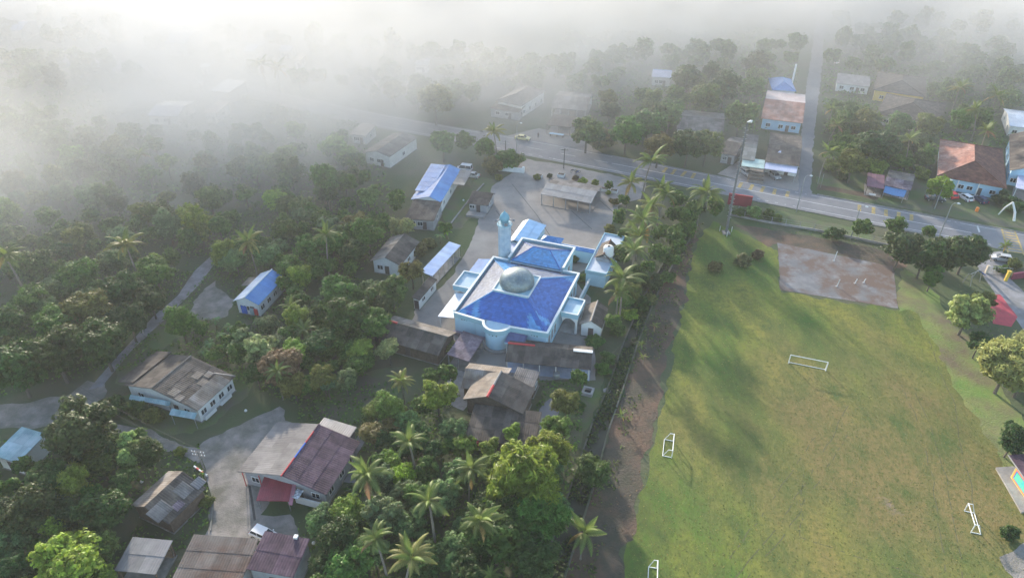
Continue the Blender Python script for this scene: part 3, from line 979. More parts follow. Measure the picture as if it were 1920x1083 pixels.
# porches left and right: flat roofs behind a low parapet, arches below
for (x0, y0, x1, y1, zt) in ((-4.2, 8.6, -.4, 14.0, 4.2), (MX+.4, 7.0, MX+3.6, 12.0, 4.6)):
    b = MB()
    b.box((x0+.15, y0+.15, zt-.55), (x1, y1-.15, zt-.4)); b.obj('porch_roof', FLAT, mq)
    b = MB()
    b.box((x0, y0, zt-1.1), (x1, y0+.15, zt-.09)); b.box((x0, y1-.15, zt-1.1), (x1, y1, zt-.09))
    xo = x0 if x0 < 0 else x1-.15
    b.box((xo, y0+.15, zt-1.1), (xo+.15, y1-.15, zt-.09))
    b.obj('porch_parapet', PARAPET, mq)
    b = MB()
    b.box((x0-.05, y0-.05, zt-.088), (x1, y0+.2, zt)); b.box((x0-.05, y1-.2, zt-.088), (x1, y1+.05, zt))
    xo = x0-.05 if x0 < 0 else x1-.2
    b.box((xo, y0+.2, zt-.088), (xo+.25, y1-.2, zt)); b.obj('coping', CAP, mq)
    for yy in (y0+.3, y1-.3):
        xo = x0+.3 if x0 < 0 else x1-.3
        MB().tube([(xo, yy, 0), (xo, yy, zt-1.1)], 0.22, 10).obj('column', W_WHITE, mq)
    # pointed arch panel across the outer and front openings
    for axis in ('y', 'x'):
        pts = []
        span = (y1-y0-.6) if axis == 'y' else 2.6
        st = y0+.3 if axis == 'y' else (x0+.3 if x0 < 0 else x1-2.9)
        n = 12
        low, hig = [], []
        for i in range(n+1):
            f = i/n
            zc = zt-2.2+1.0*(1-abs(2*f-1)**2.2)
            low.append((st+span*f, zc)); hig.append((st+span*f, zt-1.1))
        mbb = MB()
        po = (x0+.2 if x0 < 0 else x1-.2) if axis == 'y' else y0+.1
        for i in range(n):
            qd = [low[i], low[i+1], hig[i+1], hig[i]]
            f3 = lambda s, dd: (po+dd, s[0], s[1]) if axis == 'y' else (s[0], po+dd, s[1])
            vv = [f3(s, -.06) for s in qd]+[f3(s, .06) for s in qd]
            mbb.add(vv, [(0, 1, 2, 3), (7, 6, 5, 4), (0, 4, 5, 1)])
        mbb.obj('arch', W_WHITE, mq)
    MB().box((x0-.1, y0-.1, 0), (x1, y1+.1, .2)).obj('porch_floor', CONC, mq)
# extra low roofs on the left side
slope(MB(), (-3.9, 14.2, 3.0), (-3.9, 20.6, 3.0), (-.45, 20.6, 3.7), (-.45, 14.2, 3.7)).obj('side_roof', R_BLUE, mq)
slope(MB(), (-3.6, .4, 2.6), (-3.6, 8.4, 2.6), (-.45, 8.4, 3.1), (-.45, .4, 3.1)).obj('side_roof', R_WHITE, mq)
for x, y, zz in ((-3.6, 14.5, 3.0), (-3.6, 20.3, 3.0), (-3.3, .7, 2.6), (-3.3, 8.0, 2.6)):
    MB().tube([(x, y, 0), (x, y, zz)], .07, 6).obj('side_post', WHITEP, mq)
# blue front awning beside the turret, with white fascia
slope(MB(), (TX+TR-.2, -2.6, 2.75), (14.0, -2.6, 2.75), (14.0, -.36, 3.5), (TX+TR-.2, -.36, 3.5)).obj('front_awning', R_PURPLE if False else mat('awning_slate_blue', (0.1, 0.13, 0.27), (0.08, 0.1, 0.2), 1.2, 0.6, 0.1, 0.3), mq)
MB().box((TX+TR-.25, -2.66, 2.45), (14.05, -2.605, 2.8)).obj('fascia', W_MOSQUE, mq)
for x in (TX+TR+.1, 13.7):
    MB().tube([(x, -2.4, 0), (x, -2.4, 2.7)], .08, 6).obj('awning_post', WHITEP, mq)
# vent holes in threes under the parapet, wall seams, windows along the right wall
for xs in ((1.4, 1.85, 2.3), (5.1, 5.55), (14.6, 15.1, 15.6)):
    for x in xs:
        MB().box((x-.13, -.03, 3.45), (x+.13, -.001, 3.8)).obj('vent', DARK, mq)
for t in (-.35, -.05, .25):
    x, y = TX+(TR-.13)*math.sin(t), -.3-(TR-.13)*math.cos(t)
    MB().box((x-.12, y-.02, 3.45), (x+.12, y+.1, 3.8)).obj('vent', DARK, mq)
MB().box((3.9, -.03, .75), (3.96, -.001, 4.0)).obj('downpipe', PARAPET, mq)
for y in (1.6, 3.3, 5.0, 13.6, 15.4, 17.4):
    window(mq, MX, y, 1.0, 1.1, 2.2, 'r')
for y in (21.5, 24.5):
    window(mq, AX1, y, 1.2, 1.2, 1.8, 'r')

# ---- minaret
mp_ = G(933, 478, 0)
lx, ly = 1.35, 21.9
mw = (MA.x+lx*math.cos(MROT)-ly*math.sin(MROT), MA.y+lx*math.sin(MROT)+ly*math.cos(MROT), 0)
mn = thing('minaret', 'tall slim pale blue minaret with turquoise onion dome', 'minaret', mw, MROT)
H8 = 11.2
oc = [(1.28*math.cos(PI/8+i*PI/4), 1.28*math.sin(PI/8+i*PI/4)) for i in range(8)]
MB().prism(oc, 0, H8).obj('shaft', mat('minaret_render', (0.36, 0.47, 0.56), (0.26, 0.36, 0.46), 0.8, 0.75, 0.1, c3=(0.47, 0.55, 0.6), scale3=0.5), mn)
MB().lathe([(1.2, H8), (1.55, H8+.25), (1.5, H8+.4), (0.6, H8+.4)], 16).obj('balcony', PARAPET, mn)
for i in range(8):
    a = i*PI/4
    x, y = 1.38*math.cos(a), 1.38*math.sin(a)
    MB().tube([(x, y, H8+.4), (x, y, H8+1.0)], .045, 5).obj('baluster', METAL, mn)
MB().lathe([(1.42, H8+1.0), (1.34, H8+1.0), (1.34, H8+1.06), (1.42, H8+1.06), (1.42, H8+1.0)], 16).obj('railing', METAL, mn)
for a in (0.4, 2.0, 3.6, 5.2):
    d = Vector((math.cos(a), math.sin(a), 0))
    p = d*1.2+Vector((0, 0, H8+1.1))
    MB().tube([p, p+d*.35, p+d*.75], [.06, .14, .36], 8).obj('loudspeaker', mat('loudspeaker_grey', (0.2, 0.2, 0.22), None, 2, .6), mn)
MB().lathe([(.8, H8+.4), (.8, H8+1.1), (.95, H8+1.25), (1.0, H8+1.7), (.86, H8+2.2), (.52, H8+2.65), (.16, H8+2.95), (.05, H8+3.2), (.0, H8+3.5)], 16).obj('onion_dome', mat('dome_turquoise', (0.15, 0.36, 0.46), (0.12, 0.3, 0.4), 1.5, .4), mn, smooth=True)

# ---- pale entrance roof, link roof and wash block behind the mosque
er = thing('entrance_hall', 'low entrance hall with pale blue hipped roof behind the mosque', 'hall', (MA.x, MA.y, 0), MROT)
L_ = lambda px, py, z: Vector((*mpx(px, py, z), z))
roof_parts(er, 5.4, 9.6, 3.4, 'gy', .8, mat('roof_sky_blue', (0.25, 0.45, 0.66), (0.2, 0.38, 0.58), .8, .4, .05, .1), R_WHITE, .25, None, off=(2.3, 33.2))
slope(MB(), (-.4, 22.9, 3.25), (3.0, 22.9, 3.25), (3.0, 28.35, 3.35), (-.4, 28.35, 3.35)).obj('link_roof', R_LAV, er)
MB().box((-.1, 28.8, 0), (4.7, 37.7, 3.3)).obj('wall', W_MOSQUE, er)
roof_parts(er, 4.6, 3.0, 3.0, 'hip', .9, R_BLUE, R_WHITE, off=(7.8, 32.8), name='porch_roof')
for x, y in ((5.8, 31.6), (9.8, 31.6), (5.8, 34.0), (9.8, 34.0)):
    MB().tube([(x, y, 0), (x, y, 3.0)], .1, 8).obj('column', WHITEP, er)
roof_parts(er, 7.6, 1.7, 2.8, 'gx', .45, R_BLUE, R_WHITE, off=(14.0, 31.9), name='link_roof')
MB().box((10.6, 31.2, 0), (17.6, 31.4, 2.7)).obj('link_wall', W_MOSQUE, er)
EXCL.append([(MA.x+x*math.cos(MROT)-y*math.sin(MROT), MA.y+x*math.sin(MROT)+y*math.cos(MROT)) for x, y in ((-1, 22), (18, 30), (23, 22), (23, 40), (-1, 39))])
wb = thing('wash_block', 'flat-roofed pale blue wash block behind palms, with a small brown gable on top', 'building', (MA.x, MA.y, 0), MROT)
x0, x1, y0, y1, zt = 17.8, 22.2, 23.3, 39.0, 3.6
MB().box((x0+.2, y0+.2, 0), (x1-.2, y1-.2, zt-.4)).obj('wall', W_MOSQUE, wb)
MB().box((x0+.2, y0+.2, zt-.399), (x1-.2, y1-.2, zt-.3)).obj('roof_slab', mat('roof_slab_pale', (0.55, 0.6, 0.66), (0.45, 0.5, 0.57), .5, .6), wb)
b = MB(); b.box((x0, y0, zt-.8), (x1, y0+.2, zt)); b.box((x0, y1-.2, zt-.8), (x1, y1, zt)); b.box((x0, y0+.2, zt-.8), (x0+.2, y1-.2, zt)); b.box((x1-.2, y0+.2, zt-.8), (x1, y1-.2, zt)); b.obj('parapet', PARAPET, wb)
roof_parts(wb, 3.2, 6.0, zt+.5, 'gy', 1.2, R_BROWN, None, .55, R_MAROON, off=(20.2, 30.6), name='gable_slope')
MB().box((18.8, 27.9, zt-.29), (21.6, 33.3, zt+.5)).obj('gable_base', W_GREY, wb)
tk_ = thing('water_tank', 'round white water tank on a steel frame beside the palms', 'water tank', G(1137, 512, 0)*1, MROT)
for x, y in ((-.9, -.9), (.9, -.9), (.9, .9), (-.9, .9)):
    MB().tube([(x*1.15, y*1.15, 0), (x*.85, y*.85, 4.3)], .08, 6).obj('leg', METAL, tk_)
b = MB()
for z_ in (1.6, 3.0):
    for (p, q) in (((-1, -1), (1, -1)), ((1, -1), (1, 1)), ((1, 1), (-1, 1)), ((-1, 1), (-1, -1))):
        b.tube([(p[0]*.95, p[1]*.95, z_), (q[0]*.95, q[1]*.95, z_+1.1)], .05, 5)
b.obj('brace', METAL, tk_)
MB().box((-1.1, -1.1, 4.3), (1.1, 1.1, 4.42)).obj('platform', METAL, tk_)
MB().lathe([(1.0, 4.42), (1.05, 4.7), (1.05, 6.1), (.9, 6.35), (.25, 6.5), (0, 6.5)], 20).obj('tank', WHITEP, tk_, smooth=True)
MB().lathe([(.3, 6.46), (.3, 6.58), (0, 6.6)], 12).obj('lid', DARKP, tk_)

# ------------------------------------------------------------------ village buildings
house('small white bungalow with brown gabled roof left of the carport', (694,489), (752,499), (787,453), 3.0, 'gy', 1.4, R_BROWN, R_TAN, W_WHITE, .45, fw=1, rw=3)
cp, L, W = house('long pale blue carport roof on posts beside the mosque drive', (788,512), (820,522), (864,460), 2.9, 'monoy', .35, mat('carport_sheet', (0.5, 0.58, 0.72), (0.42, 0.5, 0.66), .6, .5, .05, .12, c3=(0.3, 0.42, 0.66), scale3=.25), None, W_CREAM, .3, name='carport', cat='carport', open_=True, posts=2)
for i in range(6):
    y = -W/2+W*(i+.5)/6
    MB().box((L/2-.32, y-.06, .14), (L/2-.2, y+.06, 2.8)).obj('post', W_CREAM, cp)
house('low brown-roofed store with cream wall in front of the carport', (772,560), (790,565), (820,524), 2.4, 'monoy', .4, R_BROWN, None, W_WHITE, .25, fw=0, rw=2, dr=True, name='store_room', cat='store')
house('long weathered brown shed with red ridge tip left of the mosque', (702,633), (823,676), (857,623), 2.6, 'gx', 1.5, R_BROWN, R_TAN, W_WOOD, .5, .5, None, 'long_shed', 'shed', fw=0, rw=0)
h = bpy.data.objects['long_shed']
Lh, Wh = h['_dims']
MB().tube([(-Lh/2-.1, 0, 4.2), (-Lh/2+2.8, 0, 4.2)], .2, 6).obj('ridge_cap', REDP, h)
MB().tube([(-Lh/2+2.8, 0, 4.2), (Lh/2+.1, 0, 4.2)], .13, 6).obj('ridge_cap', R_TAN, h)
house('faded purple lean-to roof joined to the long brown shed', (838,668), (881,680), (908,633), 2.4, 'monoy', .5, R_LILAC, None, METAL, .2, name='lean_to', cat='shed', open_=True, posts=3, floor=CONC_OLD)
ls, L, W = house('long dark open-fronted shed directly in front of the mosque', (947,677), (1108,694), (1112,650), 2.5, 'gx', 1.2, R_BROWN, R_BROWN, W_WHITE, .3, .55, None, 'open_shed', 'shed', open_=True, posts=6, floor=mat('floor_pale_blue', (0.42, 0.47, 0.58), (0.3, 0.34, 0.44), 1, .6))
MB().tube([(-L/2-.05, -W/2+W*.55, 3.78), (-L/2+4.6, -W/2+W*.55, 3.78)], .18, 6).obj('ridge_cap', REDP, ls)
MB().box((L/2-3.2, -W/2+W*.55-.5, 3.72), (L/2+.05, -W/2+W*.55+.1, 3.9)).obj('ridge_cap', WHITEP, ls)
# brown house complex
bh, L, W = house('dark brown gabled house with red ridge end in front of the open shed', (868,748), (984,786), (1004,728), 3.2, 'gy', 1.9, R_BROWN, R_TAN, W_WOOD, .5, .42, None, 'timber_house', fw=0, rw=0)
xr = -L/2+L*.42
MB().tube([(xr, -W/2-.1, 5.15), (xr, -W/2+2.6, 5.15)], .2, 6).obj('ridge_cap', REDP, bh)
MB().tube([(xr, -W/2+2.6, 5.15), (xr, W/2, 5.15)], .16, 6).obj('ridge_cap', R_PALE, bh)
sheet_patch(bh, [(948,728,4.3),(962,735,4.0),(966,725,4.0),(953,718,4.35)], 0, mat('roof_blue_grey_sheet', (0.15, 0.16, 0.22), (0.12, 0.13, 0.17), 1, .6))
house('tan hipped back wing of the dark brown gabled house', (864,727), (950,741), (960,690), 2.9, 'gx', 1.3, R_TAN, R_TAN, W_WOOD, .4, .55, None, 'back_wing', fw=2, rw=0, dr=False)
house('low grey side shed right of the dark brown gabled house', (958,716), (1003,728), (1013,700), 2.7, 'mono', .4, R_GREY, None, W_WOOD, .2, name='side_shed', cat='shed', fw=1, rw=1, dr=False)
house('wide low lean-to along the front of the dark brown gabled house', (872,822), (1000,832), (1016,780), 2.3, 'mono', .9, R_BROWN, None, W_WOOD, .3, name='front_lean_to', cat='shed', fw=0, rw=0)
h = bpy.data.objects['front_lean_to']
MB().box((-5.2, -h['_dims'][1]/2-.3, 1.5), (-3.2, -h['_dims'][1]/2+.2, 2.2)).obj('red_awning', REDP, h)

# big house at lower left, with teal awnings
hh, L, W = house('rambling brown-roofed house with teal awnings beside the concrete lane', (232,722), (367,779), (441,705), 3.0, 'gy', 1.5, R_BROWN, R_BROWN, W_WHITE, .4, .42, None, 'village_house', fw=3, rw=4)
xr = -L/2+L*.42
MB().tube([(xr, -W/2, 4.55), (xr, W/2, 4.55)], .12, 6).obj('ridge_cap', R_TAN, hh)
slope(MB(), (L/2+.1, -W/2, 3.02), (L/2+.1, W/2-1.2, 3.02), (L/2-2.4, W/2-1.2, 3.75), (L/2-2.4, -W/2, 3.75)).obj('roof_strip', R_TAN, hh)
slope(MB(), (-L/2-2.2, W/2+.4, 2.5), (-L/2-2.2, -W/2+.6, 2.5), (-L/2+1.5, -W/2+.6, 3.6), (-L/2+1.5, W/2+.4, 3.6)).obj('side_roof', R_BROWN, hh)
for k, (x, y, wx, wy) in enumerate(((2.6, 1.4, 1.3, 1.6), (3.9, 2.4, 1.1, 1.3), (4.3, .6, 1.2, 1.4), (2.2, -3.2, 1.4, 1.5), (3.6, -3.6, 1.2, 1.2))):
    zz = lambda xx: 3.06+1.5*((L/2-xx)/(L/2-xr))
    slope(MB(), (x+wx/2, y-wy/2, zz(x+wx/2)), (x+wx/2, y+wy/2, zz(x+wx/2)), (x-wx/2, y+wy/2, zz(x-wx/2)), (x-wx/2, y-wy/2, zz(x-wx/2)), rib=.3, th=.02).obj('roof_sheet', R_TAN, hh)
MB().tube([(L/2-2.6, W/2-1.6, 4.1), (L/2+.3, W/2-.2, 3.35)], .09, 6).obj('roof_batten', R_PALE, hh)
awning(hh, (242,748), (312,772), (322,756), 2.3, .5, R_TEAL)
awning(hh, (317,777), (362,793), (371,778), 2.25, .5, R_TEAL)
for y in (-2.3, 1.2):
    b = MB()
    b.box((L/2-.3, y-1.2, .9), (L/2+.25, y-1.12, 1.0)); b.box((L/2-.3, y-1.2, .3), (L/2+.25, y+1.2, .36)); b.box((L/2+.2, y-1.2, .36), (L/2+.25, y+1.2, 1.0))
    b.obj('window_rail', WHITEP, hh)

# blue house on its own
bl, L, W = house('white house with bright blue gabled roof standing alone among trees', (437,564), (491,577), (535,519), 3.0, 'gy', 1.3, R_BLUE, R_WHITE, W_WHITE, .4, .5, CAP, 'blue_roofed_house', fw=2, rw=4)
MB().box((-L/2+1.2, -W/2+.15, .3), (-.4, -W/2+.36, 1.9)).obj('shutter', BLUEP, bl)
MB().box((L/2-1.5, -W/2+.15, .3), (L/2-.8, -W/2+.36, 1.7)).obj('door', REDP, bl)
MB().box((L/2-2.4, -W/2+.15, .3), (L/2-1.6, -W/2+.36, 1.7)).obj('shutter', R_TEAL, bl)
slope(MB(), (-L/2-2.2, 1.0, 2.2), (-L/2-2.2, 4.0, 2.2), (-L/2+.2, 4.0, 2.7), (-L/2+.2, 1.0, 2.7)).obj('side_roof', R_TAN, bl)

# two-tone house with the red awning
tt, L, W = house('large house with pale grey and purple roof slopes and a dark red awning', (445,884), (612,930), (676,828), 3.1, 'gy', 1.7, R_PURPLE, mat('roof_mid_grey', (0.160, 0.148, 0.144), (0.120, 0.112, 0.112), 0.7, 0.75, 0.1, 0.2, c3=(0.200, 0.188, 0.180), scale3=0.3, spec=.2), W_GREY, .6, .53, None, 'two_tone_house', fw=4, rw=3)
xr = -L/2+L*.53
for y0_, y1_, m_ in ((-W/2-.1, -W/2+W*.33, REDP), (-W/2+W*.33, -W/2+W*.62, BLUEP), (-W/2+W*.62, -W/2+W*.85, REDP), (-W/2+W*.85, W/2+.1, R_PURPLE)):
    MB().tube([(xr, y0_, 4.82), (xr, y1_-.01, 4.82)], .11, 6).obj('ridge_cap', m_, tt)
slope(MB(), (xr-.8, W/2-2.6, 3.75), (L/2-1.9, W/2-2.6, 3.1), (L/2-1.9, W/2+2.6, 3.0), (xr-.8, W/2+2.6, 3.5)).obj('back_roof', R_PALE, tt)
MB().box((xr-.4, W/2+.1, 0), (L/2-2.2, W/2+2.2, 2.9)).obj('back_wall', W_GREY, tt)
awning(tt, (480,938), (548,947), (558,893), 2.3, .5, R_RED, name='red_awning')
sheet_patch(tt, [(541,945,2.42),(548,947,2.42),(556,905,2.8),(549,904,2.8)], 0, mat('roof_pink_sheet', (0.4, 0.16, 0.2), None, 1, .6))
b = MB()
b.box((2.0, -W/2-.35, .2), (L/2-.7, -W/2-.2, 1.5)); b.obj('veranda_wall', W_WHITE, tt)
b = MB()
b.box((2.3, -W/2-1.3, 2.5), (3.3, -W/2+.2, 2.6)); b.obj('mottled_sheet', mat('white_mottled', (0.7, 0.72, 0.75), (0.15, 0.15, 0.16), 3, .6), tt)
for x in (-L/2+.5, -L/2+3.2):
    MB().tube([(x, -W/2+.3, 0), (x, -W/2+.3, 3.1)], .07, 6).obj('post', REDP, tt)

ht, L, W = house('old dark timber hut with patched grey roof beside the yard', (244,948), (316,990), (387,914), 2.6, 'gy', 1.5, R_BROWN, R_TAN, W_WOOD, .4, .45, None, 'timber_hut', 'hut', fw=0, rw=0)
xr = -L/2+L*.45
zz = lambda xx: 2.66+1.5*((L/2-xx)/(L/2-xr))
for x, y, wx, wy, m_ in ((1.5, -2.6, 2.0, 2.6, R_GREY), (1.6, 1.3, 1.9, 1.9, R_GREY), (2.3, 3.2, 1.3, 1.6, R_PALE), (2.6, -.7, 1.0, 1.4, R_LILAC)):
    slope(MB(), (x+wx/2, y-wy/2, zz(x+wx/2)), (x+wx/2, y+wy/2, zz(x+wx/2)), (x-wx/2, y+wy/2, zz(x-wx/2)), (x-wx/2, y-wy/2, zz(x-wx/2)), rib=.3, th=.02).obj('roof_sheet', m_, ht)
sh, L, W = house('small open shed with sloping pale grey sheet roof at the lower left', (214,1069), (292,1077), (326,1017), 2.5, 'mono', .5, R_PALE, None, W_WOOD, .3, name='sheet_shed', cat='shed', open_=True, posts=2, floor=CONC_OLD)
house('wide rusty flat-pitched roof building at the bottom of the yard', (300,1130), (438,1150), (487,1014), 3.0, 'mono', .5, R_RUST, None, W_GREY, .3, name='rusty_building', cat='building', fw=0, rw=0)
cr, L, W = house('dark ribbed-roof building beside the rusty roof at the bottom edge', (462,1066), (551,1086), (583,1016), 3.3, 'mono', .7, R_PURPLE, None, W_GREY, .3, name='ribbed_building', cat='building', fw=0, rw=0, rib=.36)
MB().box((1.0, W/2-.4, 4.0), (1.5, W/2+.1, 4.3)).obj('roof_vent', WHITEP, cr)
house('pale teal sheet roof building at the left edge', (-14,853), (33,875), (90,819), 2.9, 'mono', .7, R_TEAL, None, W_WHITE, .3, name='teal_building', cat='building', fw=0, rw=0)

# beyond the mosque
bb, L, W = house('house with two blue gabled roofs and a pale flat side roof', (770,374), (829,380), (864,318), 3.2, 'gy', 1.2, R_BLUE, R_BLUE, W_WHITE, .3, .62, None, 'blue_gable_house', fw=2, rw=3)
slope(MB(), (-L/2, -W/2+3.4, 3.9), (.2, -W/2+3.4, 3.9), (.2, W/2-1.2, 4.7), (-L/2, W/2-1.2, 4.7)).obj('upper_roof', R_BLUE, bb)
slope(MB(), (L/2-.6, W*.05, 3.2), (L/2+2.9, W*.05, 3.0), (L/2+2.9, W/2, 3.0), (L/2-.6, W/2, 3.3)).obj('side_roof', R_PALE, bb)
house('brown-roofed front wing below the two blue gables', (758,410), (817,416), (830,381), 2.7, 'mono', .6, R_BROWN, None, W_GREY, .3, name='front_wing', fw=2, rw=1)
sm, L, W = house('small brown hut with steep roof beside the mosque parking', (876,381), (917,387), (929,364), 2.4, 'gx', 1.1, R_BROWN, R_TAN, W_GREY, .4, .72, None, 'roadside_hut', 'hut', fw=1, rw=1)
MB().box((-L/2+.3, -W/2-2.2, 0), (L/2-.5, -W/2-.2, .55)).obj('concrete_base', CONC, sm)
pv, L, W = house('wide open pavilion with long grey roof on the mosque parking', (1013,364), (1112,386), (1130,350), 2.9, 'gx', .9, mat('roof_light_grey', (0.270, 0.262, 0.255), (0.203, 0.195, 0.195), .7, .6, .1, .15), R_GREY, METAL, .3, .5, None, 'pavilion', 'pavilion', open_=True, posts=5, floor=PARK)
fh, L, W = house('white-walled house with dark roof beyond the road, half in mist', (930,189), (986,204), (1024,170), 4.2, 'hip', 1.6, R_GREY, R_GREY, W_WHITE, .5, name='white_house', fw=2, rw=4)
house('low brown shop roof in front of the white-walled misty house', (918,203), (975,214), (986,200), 2.8, 'mono', .5, R_BROWN, None, W_GREY, .3, name='roadside_shop', cat='shop', fw=2, rw=1)
house('grey-roofed house with white front posts beyond the road', (1033,203), (1098,208), (1112,176), 3.3, 'gx', 1.4, R_GREY, R_GREY, WHITEP, .3, name='veranda_house', open_=True, posts=5)
stl, L, W = house('brown-roofed roadside stall across the road from the parking', (1024,234), (1072,241), (1082,222), 2.7, 'mono', .6, R_BROWN, None, W_WOOD, .25, name='market_stall', cat='stall', open_=True, posts=3)
MB().box((-2.2, -W/2-1.7, .75), (2.0, -W/2-.6, .85)).obj('counter', W_BLUE, stl)
for x in (-2.0, 0, 1.8):
    MB().box((x-.06, -W/2-1.6, 0), (x+.06, -W/2-.7, .75)).obj('counter_leg', W_WOOD, stl)
house('long grey-roofed shop row behind roadside trees', (1268,242), (1345,246), (1358,213), 3.0, 'gx', 1.2, R_GREY, R_PALE, W_WHITE, .4, name='shop_row', cat='shop', fw=4, rw=2)
oh, L, W = house('pale blue house with orange roof beside the side lane', (1427,222), (1503,231), (1510,178), 3.4, 'gx', 1.7, R_ORANGE, mat('roof_orange_sunlit', (0.55, 0.45, 0.42), (0.5, 0.36, 0.32), .4, .5, .1, .1), W_BLUE, .5, .5, None, 'orange_roofed_house', fw=3, rw=3)  # back slope: sunlight put into a whiter roof colour
sr, L, W = house('small blue hip-roofed prayer hall behind the orange-roofed house', (1448,169), (1480,169), (1483,149), 3.4, 'hip', 1.7, R_BLUE, R_BLUE, W_WHITE, .4, name='prayer_hall', cat='hall', fw=2, rw=1)
MB().tube([(L/2+.6, W/2, 0), (L/2+.6, W/2, 8.5)], .3, 8).obj('flag_mast', WHITEP, sr)
sp, L, W = house('dark-roofed corner shop with pale lavender awning at the side lane', (1435,303), (1496,311), (1504,256), 3.2, 'gx', 1.2, R_BROWN, R_BROWN, W_WHITE, .3, .45, None, 'corner_shop', 'shop', fw=2, rw=2)
awning(sp, (1433,316), (1493,325), (1496,309), 2.6, .5, R_LAV)
sheet_patch(sp, [(1458,286,3.95),(1484,289,3.75),(1478,284,3.95),(1464,281,4.1)], 0, R_LAV)
sp2, L, W = house('narrow grey shop with pale green awning left of the corner shop', (1391,298), (1414,301), (1423,254), 3.2, 'gx', .8, mat('roof_grey_green', (0.17, 0.18, 0.17), (0.12, 0.13, 0.13), 1, .7, .1, .25), R_GREY, W_GREY, .2, name='narrow_shop', cat='shop', fw=1, rw=1)
awning(sp2, (1390,311), (1433,317), (1434,303), 2.6, .4, R_GREEN)
awning(sp2, (1405,318), (1433,324), (1435,313), 2.3, .35, mat('awning_tan', (0.36, 0.26, 0.18), None, 1, .7), posts=False)
house('low dark-roofed house behind the roadside trees, left of the narrow shop', (1350,287), (1391,297), (1400,261), 2.9, 'gx', 1.2, R_BROWN, R_GREY, W_GREY, .4, name='low_house', fw=2, rw=1)
yh, L, W = house('yellow-walled house with dark brown hipped roof in thin mist', (1638,169), (1731,181), (1737,146), 3.6, 'hip', 2.0, R_BROWN, R_BROWN, W_YELLOW, .5, name='yellow_house', fw=3, rw=2)
house('pale low shed roof left of the yellow-walled house', (1568,156), (1625,161), (1631,146), 2.8, 'mono', .4, R_PALE, None, W_WHITE, .3, name='low_shed', cat='shed', fw=3, rw=1)
house('dark brown hipped house in front of the yellow-walled house', (1643,213), (1748,228), (1774,194), 3.5, 'hip', 2.3, R_BROWN, R_BROWN, W_CREAM, .5, name='hipped_house', fw=3, rw=2)
st_, L, W = house('tan-roofed roadside stall with blue tarpaulin at its front', (1657,347), (1717,362), (1716,328), 2.6, 'gx', .8, R_LILAC, R_TAN, W_WOOD, .25, .35, None, 'tarp_stall', 'stall', open_=True, posts=4)
MB().add([(-2.6, -W/2-2.2, 1.7), (2.0, -W/2-2.3, 1.6), (2.2, -W/2+.1, 2.5), (-2.6, -W/2+.1, 2.5), (-.4, -W/2-2.2, 1.45), (-.3, -W/2+.1, 2.4)], [(0, 4, 5, 3), (4, 1, 2, 5)]).obj('tarpaulin', TARP, st_)
for x in (-2.5, 1.9):
    MB().tube([(x, -W/2-2.2, 0), (x, -W/2-2.2, 1.65)], .05, 5).obj('tarpaulin_pole', METAL, st_)
st2, L, W = house('small purple-roofed stall left of the tarpaulin stall', (1625,349), (1657,354), (1658,333), 2.4, 'mono', .6, mat('roof_plum', (0.24, 0.11, 0.14), (0.18, 0.09, 0.11), 1, .7, .1, .2), None, W_WOOD, .2, name='small_stall', cat='stall', open_=True, posts=3)
MB().box((-1.0, -W/2-.9, .7), (.5, -W/2-.1, .8)).obj('counter', W_WHITE, st2)
for x in (-.9, .4):
    MB().box((x-.05, -W/2-.8, 0), (x+.05, -W/2-.2, .7)).obj('counter_leg', W_WOOD, st2)
rh, L, W = house('big maroon-roofed house with sunlit orange side above parked cars', (1757,330), (1862,345), (1880,280), 3.4, 'hip', 2.6, R_MAROON, R_ORANGE, W_BLUE, .7, name='maroon_house', fw=4, rw=3)  # back and left slopes coloured orange to stand for sunlight on the maroon roof
awning(rh, (1832,344), (1862,349), (1866,333), 2.7, .2, R_WHITE)
for x in (-2.6, 1.8):
    MB().tube([(x, -W/2+.1, 0), (x, -W/2+.1, 3.35)], .14, 8).obj('porch_column', WHITEP, rh)
house('house with pale blue walls and brown roof at the right edge', (1893,320), (1962,333), (1952,262), 4.0, 'gy', 1.8, R_BROWN, R_BROWN, W_BLUE, .5, name='pale_blue_house', fw=3, rw=1, lw=4)
house('pale lavender front roof of the carport at the right edge', (1904,352), (1965,366), (1965,330), 2.9, 'mono', .4, R_LAV, None, WHITEP, .3, name='edge_carport', cat='carport', open_=True, posts=3)
house('white-roofed house behind palms at the right edge', (1893,236), (1955,243), (1948,212), 3.2, 'gx', 1.0, R_WHITE, R_WHITE, W_WHITE, .4, name='white_roofed_house', fw=3, rw=1, lw=2)
house('small white hut with brown gabled roof right of the mosque', (1086,608), (1133,618), (1141,577), 2.7, 'gy', 1.2, R_BROWN, R_TAN, W_WHITE, .35, .5, R_PALE, 'gabled_hut', 'hut', fw=1, rw=2)

# open stage with painted wall at the right edge
sg = thing('painted_stage', 'open stage with brightly painted wall and concrete apron at the right edge', 'stage', G(1912, 915), math.radians(-65))
c, a, L, W = fit((1868, 880), (1895, 960), (1935, 940), 0.2)
inv = (Matrix.Translation(sg.location) @ Matrix.Rotation(sg.rotation_euler.z, 4, 'Z')).inverted()
apron = [inv @ G(*q, 0) for q in ((1866, 878), (1914, 962), (1960, 955), (1930, 878), (1897, 876))]
MB().prism([(p.x, p.y) for p in apron], 0, .3).obj('apron', CONC, sg)
pw = [(1890, 888, .3), (1921, 935, .3), (1921, 935, 2.3), (1890, 888, 2.3)]
wallb = G(1890, 893, .3); walle = G(1925, 945, .3)
wd_ = (walle-wallb).normalized(); wn = Vector((-wd_.y, wd_.x, 0))
if wn.x < 0:
    wn = -wn
pl = [wallb+wn*0.3, walle+wn*0.3+wd_*1.5, walle+wn*.6+wd_*1.5, wallb+wn*.6]
